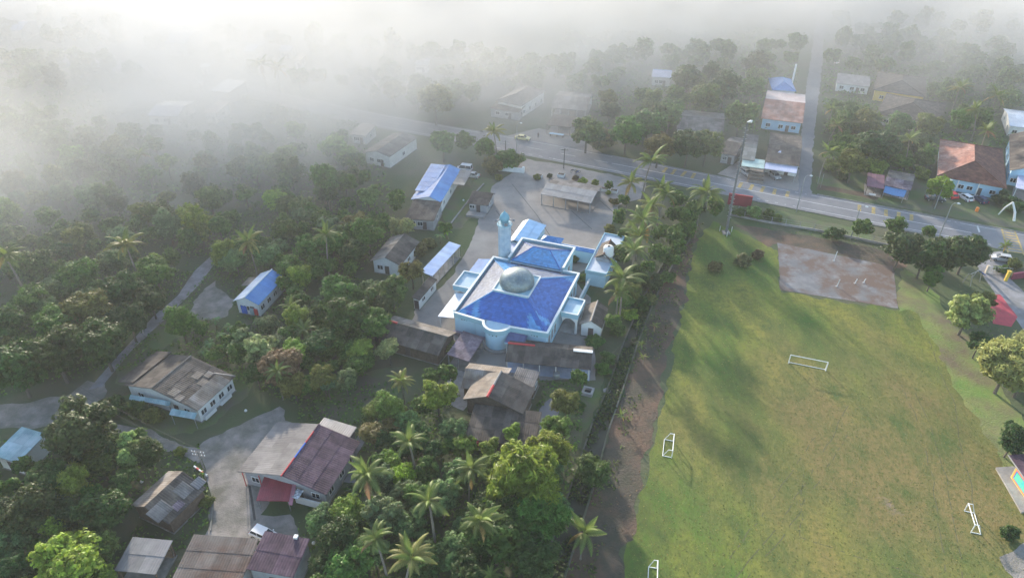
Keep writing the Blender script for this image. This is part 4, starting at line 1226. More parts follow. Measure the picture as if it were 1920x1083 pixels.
pl = [inv @ p for p in pl]
MB().prism([(p.x, p.y) for p in pl], .3, 2.6).obj('wall', W_CREAM, sg)
def mural(u0, u1, z0_, z1_, m_, k):
    q0, q1 = wallb+wn*(.29-.004*k)+wd_*u0, wallb+wn*(.29-.004*k)+wd_*u1
    v = [inv @ Vector((p.x, p.y, z)) for p, z in ((q0, z0_), (q1, z0_), (q1, z1_), (q0, z1_))]
    MB().add(v, [(0, 1, 2, 3)]).obj('mural_panel', m_, sg)
ln = (walle-wallb).length+1.4
mural(.1, ln, .35, 2.5, mat('mural_yellow', (0.75, 0.5, 0.1), None, 2, .6), 1)
mural(.35, ln-.2, .5, 2.3, mat('mural_red', (0.7, 0.15, 0.1), (0.75, 0.3, 0.1), 1, .6), 2)
mural(.5, ln-.4, .7, 2.1, BLUEP, 3)
mural(.65, ln-.8, .8, 2.0, mat('mural_green', (0.08, 0.55, 0.42), (0.05, 0.45, 0.5), .8, .6, c3=(0.15, 0.6, 0.3), scale3=.6), 4)
rq = [wallb+wn*-.2-wd_*1.6, walle+wn*-.2+wd_*2, walle+wn*7+wd_*2, wallb+wn*7-wd_*1.6]
rq = [inv @ Vector((p.x, p.y, z)) for p, z in zip(rq, (3.0, 3.0, 4.4, 4.4))]
slope(MB(), *rq).obj('roof_slope', R_PURPLE, sg)
MB().tube([rq[0], rq[1]], .1, 6).obj('gutter', R_PALE, sg)
for p in rq[2:]:
    MB().tube([(p.x, p.y, 0), (p.x, p.y, 4.3)], .12, 6).obj('post', METAL, sg)
EXCL.append([tuple(G(*q)[:2]) for q in ((1862, 876), (1914, 968), (1990, 960), (1990, 850), (1890, 850))])

# roofs half lost in the mist on the left and far away
for nm, lab, fl, fr, br, z, kd, ri, rm, rm2, wm in (
    ('misty_workshop', 'wide grey-brown workshop roof with white edge at the mist border', (682,285), (738,301), (783,258), 3.4, 'gy', 1.0, R_GREY, R_TAN, W_WHITE),
    ('misty_shed', 'curved-looking pale sheet roof beside the misty workshop', (657,252), (690,258), (706,238), 2.8, 'mono', .6, R_PALE, None, W_WHITE),
    ('misty_house', 'pinkish tin-roofed house standing out of the mist near the road', (382,211), (409,214), (431,194), 3.2, 'mono', .5, mat('roof_pink_tin', (0.55, 0.42, 0.38), None, 1, .6, .1, .1), None, W_WHITE),
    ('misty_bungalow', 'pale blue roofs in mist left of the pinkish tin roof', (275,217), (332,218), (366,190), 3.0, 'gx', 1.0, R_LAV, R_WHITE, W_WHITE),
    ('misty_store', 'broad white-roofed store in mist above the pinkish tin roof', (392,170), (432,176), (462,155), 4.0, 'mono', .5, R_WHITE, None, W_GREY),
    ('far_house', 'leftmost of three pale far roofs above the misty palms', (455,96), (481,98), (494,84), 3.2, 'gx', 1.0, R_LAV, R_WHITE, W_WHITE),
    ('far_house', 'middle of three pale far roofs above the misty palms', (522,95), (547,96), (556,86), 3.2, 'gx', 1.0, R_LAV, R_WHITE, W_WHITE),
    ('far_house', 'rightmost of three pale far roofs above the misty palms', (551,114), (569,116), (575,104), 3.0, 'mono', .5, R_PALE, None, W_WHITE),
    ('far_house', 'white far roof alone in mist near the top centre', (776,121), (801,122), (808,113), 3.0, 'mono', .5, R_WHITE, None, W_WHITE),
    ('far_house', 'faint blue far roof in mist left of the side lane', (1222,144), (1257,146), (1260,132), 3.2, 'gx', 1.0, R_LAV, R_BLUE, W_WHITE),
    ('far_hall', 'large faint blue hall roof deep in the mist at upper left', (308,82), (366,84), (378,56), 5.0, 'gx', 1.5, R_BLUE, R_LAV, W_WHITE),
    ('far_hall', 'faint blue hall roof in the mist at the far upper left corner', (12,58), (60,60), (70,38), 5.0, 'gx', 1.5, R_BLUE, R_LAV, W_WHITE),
    ('far_shed', 'small white shed roof glinting in mist left of the road', (372,127), (392,129), (396,122), 3.0, 'mono', .4, R_WHITE, None, W_WHITE),
    ('far_shed', 'small white shed roof glinting in mist at the road bend', (368,157), (380,158), (383,152), 3.0, 'mono', .4, R_WHITE, None, W_WHITE),
):
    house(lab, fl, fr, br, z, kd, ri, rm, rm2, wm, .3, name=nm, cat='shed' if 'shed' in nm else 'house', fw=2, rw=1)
# the mosque garden's walls and signs
gw = thing('entrance_wall', 'white curved entrance wall with planter beside the parking', 'wall', G(960, 322), math.radians(-12))
MB().box((-3.2, -.2, 0), (3.0, .2, 1.1)).obj('wall_panel', W_WHITE, gw)
MB().box((2.7, -.4, 0), (3.3, .4, 1.6)).obj('pier', W_WHITE, gw)
MB().box((-3.5, -.4, 0), (-3.2, .4, 1.5)).obj('pier', W_WHITE, gw)
MB().box((-3.3, -.26, 1.1), (2.7, .26, 1.18)).obj('coping', CAP, gw)
sw = thing('boundary_wall', 'pale green boundary wall along the mosque right side', 'wall', G(1098, 548), MROT+PI/2)
MB().box((-5.2, -.15, 0), (5.2, .15, 1.5)).obj('wall_panel', W_MOSQUE, sw)
MB().box((-5.2, -.2, 1.5), (5.2, .2, 1.6)).obj('coping', CAP, sw)
rb = thing('red_signboard', 'big plain red signboard on posts at the foot of the mast', 'signboard', G(1385, 392), math.radians(-19))
MB().box((-2.8, -.1, .9), (2.6, .1, 3.7)).obj('board', R_RED, rb)
for x in (-2.2, 0, 2.1):
    MB().tube([(x, .2, 0), (x, .2, 3.0)], .09, 6).obj('post', METAL, rb)
MB().box((-2.85, -.13, 3.7), (2.65, .13, 3.78)).obj('frame', REDP, rb)

# ------------------------------------------------------------------ vehicles
def wheel(root, x, y, r=.31, wd=.2):
    mb = MB()
    n = 14
    vs = [(x+r*math.cos(2*PI*k/n), y+s*wd/2, r+r*math.sin(2*PI*k/n)) for s in (-1, 1) for k in range(n)]
    mb.add(vs, [(k, (k+1) % n, n+(k+1) % n, n+k) for k in range(n)]+[tuple(range(n)), tuple(range(2*n-1, n-1, -1))])
    t = mb.obj('wheel', TYRE, root)
    s = 1 if y > 0 else -1
    yy = y+s*(wd/2+.01)
    rv = [(x+r*.6*math.cos(2*PI*k/n), yy, r+r*.6*math.sin(2*PI*k/n)) for k in range(n)]
    rv2 = [(p[0], yy-s*.03, p[2]) for p in rv]
    MB().add(rv+rv2, [tuple(range(n)) if s < 0 else tuple(range(n-1, -1, -1))]+[(k, (k+1) % n, n+(k+1) % n, n+k) for k in range(n)]).obj('rim', METAL, t)


CARP = {}


def car(label, p, rz, color, style='hatch', cat='car', name='parked_car', group=None):
    root = thing(name, label, cat, p, rz, group)
    key = color
    if key not in CARP:
        CARP[key] = mat('car_paint_%d' % len(CARP), color, tuple(c*.93 for c in color), 1, .3)
    pm = CARP[key]
    S = {'hatch': (1.9, .55, (-1.75, 1.05, -1.45, .35), 1.45, .82), 'sedan': (2.2, .6, (-1.55, 1.1, -1.05, .4), 1.42, .8),
         'van': (2.1, .45, (-2.0, 1.45, -1.9, .8), 1.85, .85), 'pickup': (2.45, .6, (-.35, 1.15, -.2, .55), 1.65, .85)}[style]
    hl, hood, (b0, b1, t0, t1), zt, wd = S
    belt = .92 if style != 'pickup' else 1.0
    prof = [(-hl, .3), (-hl-.03, .6), (-hl+.05, belt), (b1, belt), (hl-.25, belt-.14), (hl+.02, .62), (hl, .3)]
    mb = MB()
    n = len(prof)
    def ring(y, k):
        return [(x*k if abs(x) > 1 else x, y, z) for x, z in prof]
    vs = ring(-wd+.06, .985)+ring(-wd, 1)+ring(wd, 1)+ring(wd-.06, .985)
    vs[0:n] = [(x, -wd+.08, z+(.03 if z > .8 else 0)) for x, y, z in vs[0:n]]
    vs[3*n:] = [(x, wd-.08, z+(.03 if z > .8 else 0)) for x, y, z in vs[3*n:]]
    fs = []
    # outer skin: sides are the middle rings, top is bridged between the inner rings
    fs += [tuple(range(n, 2*n)), tuple(range(3*n-1, 2*n-1, -1))]
    for i in range(n):
        j = (i+1) % n
        fs += [(n+i, i, j, n+j), (i, 3*n+i, 3*n+j, j), (3*n+i, 2*n+i, 2*n+j, 3*n+j)]
    mb.add(vs, fs)
    if style == 'pickup':
        mb.box((-hl+.05, -wd+.02, belt), (b0-.05, -wd+.1, belt+.3)); mb.box((-hl+.05, wd-.1, belt), (b0-.05, wd-.02, belt+.3)); mb.box((-hl+.0, -wd+.1, belt), (-hl+.1, wd-.1, belt+.3))
    mb.obj('body', pm, root)
    iw = wd-.1
    tw = wd-.22 if style != 'van' else wd-.12
    c = [(b0, -iw, belt+.02), (b1, -iw, belt+.02), (b1, iw, belt+.02), (b0, iw, belt+.02), (t0, -tw, zt-.05), (t1, -tw, zt-.05), (t1, tw, zt-.05), (t0, tw, zt-.05)]
    MB().add(c, [(0, 1, 5, 4), (1, 2, 6, 5), (2, 3, 7, 6), (3, 0, 4, 7)]).obj('window', GLASS, root)
    mb = MB().box((t0-.03, -tw-.03, zt-.05), (t1+.05, tw+.03, zt))
    for s in (-1, 1):
        for (q0, q1) in (((b0, s*iw), (t0, s*tw)), ((b1, s*iw), (t1, s*tw)), (((b0+b1)/2-.1, s*(iw+.01)), ((t0+t1)/2-.1, s*(tw+.01)))):
            mb.tube([(*q0, belt), (*q1, zt-.03)], .045, 4)
    mb.obj('roof', pm, root)
    for s in (-1, 1):
        for x in (hl-.72, -hl+.72):
            wheel(root, x, s*(wd-.06))
        MB().box((hl-.12, s*(wd-.32)-.16, .6), (hl+.03, s*(wd-.32)+.16, .76)).obj('headlight', WHITEP, root)
        MB().box((-hl-.05, s*(wd-.2)-.12, .62), (-hl+.06, s*(wd-.2)+.12, .85)).obj('tail_light', REDP, root)
        MB().box((b1-.25, s*(wd+.08)-.07, belt+.02), (b1-.12, s*(wd+.08)+.07, belt+.14)).obj('mirror', pm, root)
    MB().box((hl-.02, -wd+.1, .32), (hl+.07, wd-.1, .5)).obj('bumper', DARKP, root)
    MB().box((-hl-.09, -wd+.1, .32), (-hl+.0, wd-.1, .5)).obj('bumper', DARKP, root)
    return root


R = math.radians
car('white minibus parked beside the pale side roof of the blue-gabled house', G(871, 320), R(165), (0.72, 0.73, 0.75), 'van', 'minibus', 'minibus')
car('pale grey car under the tree below the white minibus', G(884, 332), R(160), (0.4, 0.42, 0.42), 'sedan')
car('pale yellow car driving on the main road near the street lamp', G(980, 262), R(-19), (0.68, 0.6, 0.3), 'sedan', 'car', 'road_car')
car('bright red car parked on the grass below the maroon-roofed house', G(1782, 369), R(95), (0.6, 0.03, 0.04), 'hatch')
car('white car parked between the red and the dark blue cars', G(1809, 374), R(102), (0.75, 0.75, 0.76), 'hatch')
car('dark blue car parked right of the white car on the grass', G(1837, 378), R(100), (0.03, 0.04, 0.1), 'hatch')
car('grey-white car parked near the zebra crossing by the gate', G(1876, 488), R(158), (0.5, 0.5, 0.5), 'hatch')
car('white car beside the side lane at the edge of the mist', G(1568, 119), R(70), (0.78, 0.78, 0.78), 'sedan')
car('silver car half under the pale green shop awning', G(1398, 327), R(-70), (0.5, 0.5, 0.5), 'hatch')
car('grey car half under the lavender awning of the corner shop', G(1452, 333), R(-75), (0.35, 0.35, 0.36), 'hatch')
car('white van poking out behind the ribbed roof at the yard', G(497, 1007, 0), R(-24), (0.7, 0.7, 0.7), 'hatch', 'van', 'parked_van')
car('dark car in shade under the yellow-green tree by the tarpaulin stall', G(1752, 376), R(-15), (0.05, 0.06, 0.07), 'sedan')


def motorbike(label, p, rz, color, group='motorbikes by the main road'):
    root = thing('motorbike', label, 'motorbike', p, rz, group)
    for x in (-.62, .62):
        pts = [(x+.28*math.cos(t), 0, .28+.28*math.sin(t)) for t in np.linspace(0, 2*PI, 13)]
        MB().tube(pts, .05, 6, cap=False).obj('wheel', TYRE, root)
    m_ = mat('bike_paint_%d' % int(color[0]*100), color, None, 1, .4)
    MB().tube([(.62, 0, .28), (.42, 0, .85), (.38, 0, 1.0)], .05, 6).obj('fork', METAL, root)
    MB().tube([(.42, 0, .8), (.1, 0, .5), (-.2, 0, .45), (-.62, 0, .3)], [.06, .13, .15, .06], 7).obj('frame', m_, root)
    MB().tube([(.05, 0, .72), (-.3, 0, .76), (-.7, 0, .8)], [.08, .13, .09], 7).obj('seat', TYRE, root)
    MB().tube([(.36, -.33, 1.0), (.4, 0, .97), (.36, .33, 1.0)], .03, 6).obj('handlebar', METAL, root)


motorbike('dark motorbike on the road shoulder left of the yellow car', G(905, 251), R(-30), (0.04, 0.04, 0.05))
motorbike('grey motorbike standing on gravel between road and pavilion', G(1075, 323), R(20), (0.3, 0.3, 0.32))
motorbike('blue motorbike standing right of the grey one on gravel', G(1083, 325), R(35), (0.08, 0.12, 0.25))


def person(label, p, rz, shirt, trousers):
    root = thing('person', label, 'person', p, rz)
    def skin(name, pts, edges, rad, m):
        me = bpy.data.meshes.new(name)
        me.from_pydata(pts, edges, [])
        o = link(name, me, root)
        me.materials.append(m)
        md = o.modifiers.new('skin', 'SKIN')
        me.skin_vertices[0].data[0].use_root = True
        for i, r in enumerate(rad):
            me.skin_vertices[0].data[i].radius = (r, r)
        o.modifiers.new('sub', 'SUBSURF').levels = 1
        return o
    pts = [(0, 0, .95), (0, .0, 1.2), (0, 0, 1.42), (0, .0, 1.52), (0, .01, 1.62), (0, .02, 1.72),
           (.17, 0, 1.42), (.24, .0, 1.15), (.25, .1, .92), (-.17, 0, 1.42), (-.24, 0, 1.15), (-.25, .08, .92),
           (.1, 0, .88), (.11, .03, .5), (.11, 0, .07), (.11, .14, .04), (-.1, 0, .88), (-.11, -.02, .5), (-.11, -.06, .07), (-.11, .08, .04)]
    ed = [(0, 1), (1, 2), (2, 3), (3, 4), (4, 5), (2, 6), (6, 7), (7, 8), (2, 9), (9, 10), (10, 11), (0, 12), (12, 13), (13, 14), (14, 15), (0, 16), (16, 17), (17, 18), (18, 19)]
    rad = [.14, .13, .14, .055, .09, .085, .06, .045, .035, .06, .045, .035, .09, .065, .045, .035, .09, .065, .045, .035]
    skin('body', pts, ed, rad, mat('skin_brown', (0.3, 0.18, 0.12), None, 1, .6))
    skin('shirt', [(0, 0, 1.0), (0, 0, 1.2), (0, 0, 1.43), (.18, 0, 1.42), (.235, 0, 1.2), (-.18, 0, 1.42), (-.235, 0, 1.2)], [(0, 1), (1, 2), (2, 3), (3, 4), (2, 5), (5, 6)], [.16, .15, .155, .075, .06, .075, .06], shirt)
    skin('trousers', [(0, 0, .97), (.1, 0, .88), (.11, .03, .5), (.11, 0, .12), (-.1, 0, .88), (-.11, -.02, .5), (-.11, -.06, .12)], [(0, 1), (1, 2), (2, 3), (0, 4), (4, 5), (5, 6)], [.15, .1, .077, .06, .1, .077, .06], trousers)
    mb = MB().lathe([(.095, 1.66), (.1, 1.74), (.07, 1.8), (0, 1.82)], 12, (0, .01))
    mb.obj('hair', DARK, root)


person('person in dark clothes standing at the roadside right of the yellow car', G(1009, 259), R(160), mat('shirt_dark', (0.03, 0.03, 0.05), None, 1, .9), mat('trousers_dark', (0.04, 0.04, 0.04), None, 1, .9))


# ------------------------------------------------------------------ poles, lamps, goals, small things
def lamp(label, base, head, arm=1, m=METAL, name='street_lamp'):
    p = G(*base)
    h = top_z(p, head[1])
    root = thing(name, label, 'street lamp', p, R(0), 'street lamps of the village')
    dx = arm*1.0
    MB().tube([(0, 0, 0), (0, 0, h*.6), (0, 0, h-.9)], [.12, .1, .08], 8).obj('pole', m, root)
    MB().tube([(0, 0, h-.9), (dx*.1, 0, h-.4), (dx*.4, -.1, h-.05), (dx, -.3, h)], [.07, .06, .05, .05], 6).obj('arm', m, root)
    MB().tube([(dx*.85, -.26, h), (dx*1.1, -.33, h-.02), (dx*1.45, -.43, h-.05)], [.1, .2, .08], 8).obj('lamp_head', WHITEP, root)
    return root


lamp('street lamp beside the yellow car on the main road', (969, 285), (976, 230))
lamp('white-headed street lamp at the mouth of the side lane', (1493, 397), (1512, 328))
lamp('street lamp on the field side of the road, left of the zebra crossing', (1757, 454), (1788, 380))
lamp('street lamp leaning over the road edge below the red parked car', (1752, 392), (1783, 336), 1)
lamp('street lamp beside the concrete village lane in the forest', (272, 633), (249, 606), -1)
lamp('thin road lamp between the small court-side trees', (1595, 447), (1613, 386))


def pole(label, base, top_y, m, r=.13, arms=0, name='utility_pole', cat='pole'):
    p = G(*base)
    h = top_z(p, top_y)
    root = thing(name, label, cat, p, R(-10), 'utility poles')
    MB().tube([(0, 0, 0), (0, 0, h)], [r, r*.7], 8).obj('pole', m, root)
    for k in range(arms):
        MB().box((-1.0, -.06, h-.35-.6*k), (1.0, .06, h-.22-.6*k)).obj('cross_arm', m, root)
        for x in (-.9, -.45, .45, .9):
            MB().tube([(x, 0, h-.22-.6*k), (x, 0, h-.02-.6*k)], .05, 6).obj('insulator', WHITEP, root)
    return p, h


pole('dark twin-armed pole on the gravel between road and pavilion', (1057, 316), 279, DARKP, .13, 1)
pole('dark pole right of the roadside palm below the main road', (948, 281), 264, DARKP)
pA = pole('utility pole with cross-arms at the yard corner', (387, 892), 845, mat('pole_grey', (0.22, 0.2, 0.19), None, 2, .8), .14, 2)
pole('short post with white top beside the side lane, left one', (1533, 345), 320, METAL, .06)
pole('short post with white top beside the side lane, right one', (1538, 352), 326, METAL, .06)
pole('tall thin pale pole in the misty forest left of the side lane', (1406, 133), 80, METAL, .2)
pB = G(280, 815)
for k, dx in enumerate((-.9, .9)):
    a = Vector((pA[0].x+dx, pA[0].y, pA[1]-.1))
    e = Vector((pB.x+dx-14, pB.y+6, pA[1]+.4))
    pts = [a.lerp(e, t)-Vector((0, 0, 3.2*t*(1-t))) for t in np.linspace(0, 1, 14)]
    o = MB().tube(pts, .018, 4).obj('power_line', DARKP)
    tag(o, ('left' if k == 0 else 'right')+' power line running from the yard pole towards the concrete lane', 'power line', 'power lines')

# mast with rungs and floodlight
p = G(1361, 437)
h = top_z(p, 229)
ms = thing('floodlight_mast', 'very tall grey mast with climbing rungs at the field corner', 'mast', p, 0)
MB().tube([(0, 0, 0), (0, 0, h*.5), (0, 0, h)], [.3, .22, .14], 10).obj('pole', mat('mast_grey', (.17, .17, .18), (.12, .12, .13), 2, .6), ms)
MB().box((-.8, -.8, 0), (.8, .8, .35)).obj('footing', CONC_OLD, ms)
for k in range(46):
    z = 4+k*(h-4.8)/46
    MB().tube([(-.5 if k % 2 else .0, -.1, z), (.0 if k % 2 else .5, -.1, z)], .045, 4).obj('rung', METAL, ms)
MB().tube([(-.1, 0, h), (.5, -.2, h+.25), (.8, -.3, h+.2)], [.1, .3, .3], 8).obj('floodlight', WHITEP, ms)
for k in range(3):
    a = k*2.1+.4
    MB().tube([(1.5*math.cos(a), 1.5*math.sin(a), 0), (1.5*math.cos(a), 1.5*math.sin(a), 1.3)], .07, 6).obj('guard_post', WHITEP, ms)


def goal(label, base0, base1, h, dp, group='football goals on the field'):
    a, c = G(*base0), G(*base1)
    root = thing('football_goal', label, 'football goal', (a+c)/2, math.atan2((c-a).y, (c-a).x), group)
    L = (c-a).length/2
    r = .065
    for s in (-1, 1):
        MB().tube([(s*L, 0, 0), (s*L, 0, h)], r, 8).obj('upright', WHITEP, root)
        MB().tube([(s*(L-r), 0, h), (s*(L-r), dp*.45, h)], r*.8, 6).obj('top_stay', WHITEP, root)
        MB().tube([(s*(L-r), dp*.45, h), (s*(L-r), dp, .05)], r*.8, 6).obj('back_stay', WHITEP, root)
        MB().tube([(s*(L-r), 0, .06), (s*(L-r), dp, .06)], r*.8, 6).obj('ground_bar', WHITEP, root)
    MB().tube([(-L, 0, h), (L, 0, h)], r, 8).obj('crossbar', WHITEP, root)
    MB().tube([(-L, dp, .06), (L, dp, .06)], r*.8, 6).obj('rear_bar', WHITEP, root)
    return root


goal('wide white football goal standing in the middle of the field', (1478, 681), (1548, 695), 1.9, .3)
a = goal('white football goal on the left edge of the field', (1259, 858), (1262, 826), 1.5, 1.3)
a2 = goal('white football goal on the right edge of the field', (1820, 998), (1808, 957), 1.6, -1.2)
goal('white football goal cut off by the bottom edge of the picture', (1229, 1120), (1231, 1064), 1.6, 1.0)

for lab, q, hh_ in (('white post leaning near the back edge of the sports court', (1563, 489), 2.3), ('low white post in the middle of the sports court', (1569, 537), 1.6),
                    ('short white post right of the court middle, left one', (1603, 531), 1.0), ('short white post right of the court middle, right one', (1619, 530), .9)):
    t = thing('court_post', lab, 'post', G(*q), 0, 'posts on the sports court')
    MB().tube([(0, 0, 0.1), (.25, .1, hh_)], .08, 6).obj('post', WHITEP, t)
    MB().box((-.25, -.25, 0), (.25, .25, .1)).obj('foot', CONC, t)
# low wall and posts along the top of the field
fw_ = thing('field_fence', 'low concrete wall with wire fence posts along the road side of the field', 'fence', (0, 0, 0), 0)
fl_ = pxline([(1370,404),(1440,418),(1520,431),(1600,447),(1665,461),(1700,470)], 50)
mb = MB()
A_, B_ = offset(fl_, .12), offset(fl_, -.12)
n = len(fl_)
mb.add([(*q, 0) for q in A_]+[(*q, .5) for q in A_]+[(*q, .5) for q in B_]+[(*q, 0) for q in B_], [(i+k*n, i+(k+1)*n, i+1+(k+1)*n, i+1+k*n) for i in range(n-1) for k in range(3)])
mb.obj('wall', CONC, fw_)
for i in range(0, n, 4):
    MB().tube([(*fl_[i], 0), (*fl_[i], 1.7)], .06, 6).obj('fence_post', METAL, fw_)
for zz_ in (1.0, 1.6):
    MB().tube([(*fl_[i], zz_) for i in range(0, n, 4)], .015, 4).obj('wire', METAL, fw_)
# gate, yellow post, maroon wall, arch, blue frame at the right
g = thing('steel_gate', 'dark steel gate across the driveway right of the trees', 'gate', G(1856, 512), R(-8))
Lg = (G(1890, 512)-G(1846, 508)).length
for x in np.linspace(0, Lg, 9):
    MB().tube([(x-.5, 0, 0.1), (x-.5, 0, 1.5)], .03, 5).obj('bar', METAL, g)
for z in (.2, .9, 1.5):
    MB().tube([(-.5, 0, z), (Lg-.5, 0, z)], .04, 5).obj('rail', METAL, g)
MB().box((-1.0, -.25, 0), (-.55, .25, 1.8)).obj('gate_pillar', W_CREAM, g)
t = thing('gate_post', 'bright yellow gate post at the end of the maroon wall', 'post', G(1885, 526), R(-15))
MB().box((-.25, -.25, 0), (.25, .25, 2.2)).obj('shaft', YELP, t)
MB().box((-.32, -.32, 2.2), (.32, .32, 2.35)).obj('cap', YELP, t)
t = thing('maroon_wall', 'low maroon wall running right from the yellow gate post', 'wall', G(1893, 524), R(12))
MB().box((0.3, -.12, 0), (7, .12, 1.4)).obj('wall_panel', mat('maroon_paint', (0.2, 0.03, 0.07), None, 1, .6), t)
MB().box((0.3, -.17, 1.4), (7, .17, 1.5)).obj('coping', mat('maroon_paint', (0.2, 0.03, 0.07)), t)
a0, a1 = G(1872, 402), G(1901, 414)
t = thing('entrance_arch', 'white pointed arch frame on the grass at the right edge', 'arch', a0, math.atan2((a1-a0).y, (a1-a0).x))
La = (a1-a0).length
MB().tube([(0, 0, 0), (La*.2, 0, 2.2), (La*.5, 0, 4.0)], [.14, .16, .2], 8).obj('arch_leg', WHITEP, t)
MB().tube([(La, 0, 0), (La*.85, 0, 2.0), (La*.5, 0, 4.0)], [.3, .26, .2], 8).obj('arch_leg', WHITEP, t)
t = thing('play_frame', 'blue and white play frame in tree shade by the driveway', 'play frame', G(1822, 528), R(30))
for x in (-1.8, 1.4):
    for y in (-.8, .8):
        MB().tube([(x, y, 0), (x, y*.4, 2.4)], .07, 6).obj('leg', METAL, t)
MB().tube([(-1.8, 0, 2.4), (1.4, 0, 2.4)], .07, 6).obj('top_bar', METAL, t)
MB().add([(1.2, -.5, 2.3), (1.2, .5, 2.3), (4.2, .5, .3), (4.2, -.5, .3), (1.2, -.5, 2.2), (1.2, .5, 2.2), (4.2, .5, .2), (4.2, -.5, .2)], [(0, 3, 2, 1), (4, 5, 6, 7), (0, 4, 7, 3), (1, 2, 6, 5)]).obj('slide', BLUEP, t)
t = thing('orange_drum', 'small orange drum standing on the grass below the dark blue car', 'drum', G(1831, 396), 0)
MB().lathe([(.35, 0), (.35, .9), (.3, 1.0), (0, 1.0)], 14).obj('drum_body', ORANGEP, t, smooth=True)
MB().lathe([(.37, .3), (.37, .36), (.35, .36)], 14).obj('hoop', ORANGEP, t)
t = thing('goods_rack', 'stepped timber rack of goods in front of the shop awnings', 'rack', G(1416, 338), R(-15))
for k in range(5):
    MB().box((-1.9, -1.6+k*.55, 0), (1.9, -1.2+k*.55, .5+.3*k)).obj('shelf', W_WOOD if k % 2 else R_TAN, t)
t = thing('well_ring', 'square pale concrete well ring on the lawn right of the brown house', 'well', G(1102, 736), R(-20))
b = MB(); b.box((-.9, -.9, 0), (.9, -.55, .6)); b.box((-.9, .55, 0), (.9, .9, .6)); b.box((-.9, -.55, 0), (-.55, .55, .6)); b.box((.55, -.55, 0), (.9, .55, .6)); b.obj('ring', CONC, t)
MB().box((-.55, -.55, .02), (.55, .55, .1)).obj('water', DARK, t)
t = thing('concrete_slab', 'pale round concrete cover lying beside the drain', 'cover', G(1138, 732), 0)
MB().lathe([(.0, .12), (.6, .12), (.65, .05), (.65, 0)], 14).obj('cover_disc', CONC, t)
t = thing('water_butt', 'grey water butt on the lawn below the open shed', 'water butt', G(1043, 708), 0)
MB().lathe([(.5, 0), (.6, .5), (.55, 1.1), (0, 1.1)], 14).obj('butt_body', METAL, t, smooth=True)
MB().lathe([(.58, 1.1), (.58, 1.16), (0, 1.18)], 14).obj('lid', METAL, t)
t = thing('road_barrier', 'red and white barrier lying beside the yard pole', 'barrier', G(378, 888), R(-35))
for k in range(5):
    MB().box((-1.5+.6*k, -.1, .5), (-.905+.6*k, .1, .8)).obj('stripe', REDP if k % 2 else WHITEP, t)
for x in (-1.2, 1.2):
    MB().box((x-.06, -.3, 0), (x+.06, .3, .5)).obj('foot', METAL, t)
for i_, (lab, q) in enumerate((('white bag lying in the grass left of the timber hut', (266, 903)), ('pale sack on the grass under the teal-awninged house', (385, 783)), ('pale sack on the grass between the teal-awninged house and the yard', (461, 770)),
        ('white bag beside the ribbed-roof building', (588, 1018)), ('pale sack beside the small brown hut', (869, 376)))):
    t = thing('sack', lab, 'sack', G(*q), i_, None)
    MB().lathe([(0, .3), (.18, .25), (.25, .12), (.22, 0)], 10).obj('bag', WHITEP, t, smooth=True)
    MB().tube([(0, 0, .26), (.05, .02, .38)], [.1, .05], 6).obj('neck', WHITEP, t)
# small square planters and pots along the pavilion edge
for lab, q in (('white planter box at the left end of the pavilion', (1010, 333)), ('white planter box behind the left half of the pavilion', (1052, 331)),
               ('white planter box right of the pavilion, left one', (1134, 358)), ('white planter box right of the pavilion, right one', (1151, 361))):
    t = thing('planter', lab, 'planter', G(*q), MROT, 'white planters round the pavilion')
    MB().box((-.9, -.6, 0), (.9, .6, .7)).obj('box', W_WHITE, t)
    MB().box((-.8, -.5, .7), (.8, .5, .74)).obj('soil', DIRT, t)

# ------------------------------------------------------------------ vegetation: shared meshes
NP = np.random.default_rng(5)


def quads_mesh(name, P, T, m):
    """P: (n,4,3) corners, T: (n,) tint"""
    n = len(P)
    me = bpy.data.meshes.new(name)
    me.vertices.add(n*4)
    me.vertices.foreach_set('co', P.reshape(-1).astype(np.float32))
    me.loops.add(n*4)
    me.loops.foreach_set('vertex_index', np.arange(n*4, dtype=np.int32))
    me.polygons.add(n)
    me.polygons.foreach_set('loop_start', np.arange(0, n*4, 4, dtype=np.int32))
    me.polygons.foreach_set('loop_total', np.full(n, 4, np.int32))
    at = me.attributes.new('tint', 'FLOAT', 'FACE')
    at.data.foreach_set('value', T.astype(np.float32))
    me.materials.append(m)
    me.update(calc_edges=True)
    return me


def leaf_quads(C, Nrm, size, aspect=0.6, jit=0.6):
    """leaf quads at centres C facing roughly Nrm"""
    n = len(C)
    N = Nrm+NP.normal(0, jit, (n, 3))
    N /= np.linalg.norm(N, axis=1)[:, None]+1e-9
    r = NP.normal(0, 1, (n, 3))
    U = np.cross(N, r); U /= np.linalg.norm(U, axis=1)[:, None]+1e-9
    V = np.cross(N, U)
    s = (size*NP.uniform(.65, 1.35, n))[:, None]
    U, V = U*s, V*s*aspect
    return np.stack([C-U, C-V*.9+N*s*.12, C+U, C+V*.9+N*s*.12], 1)


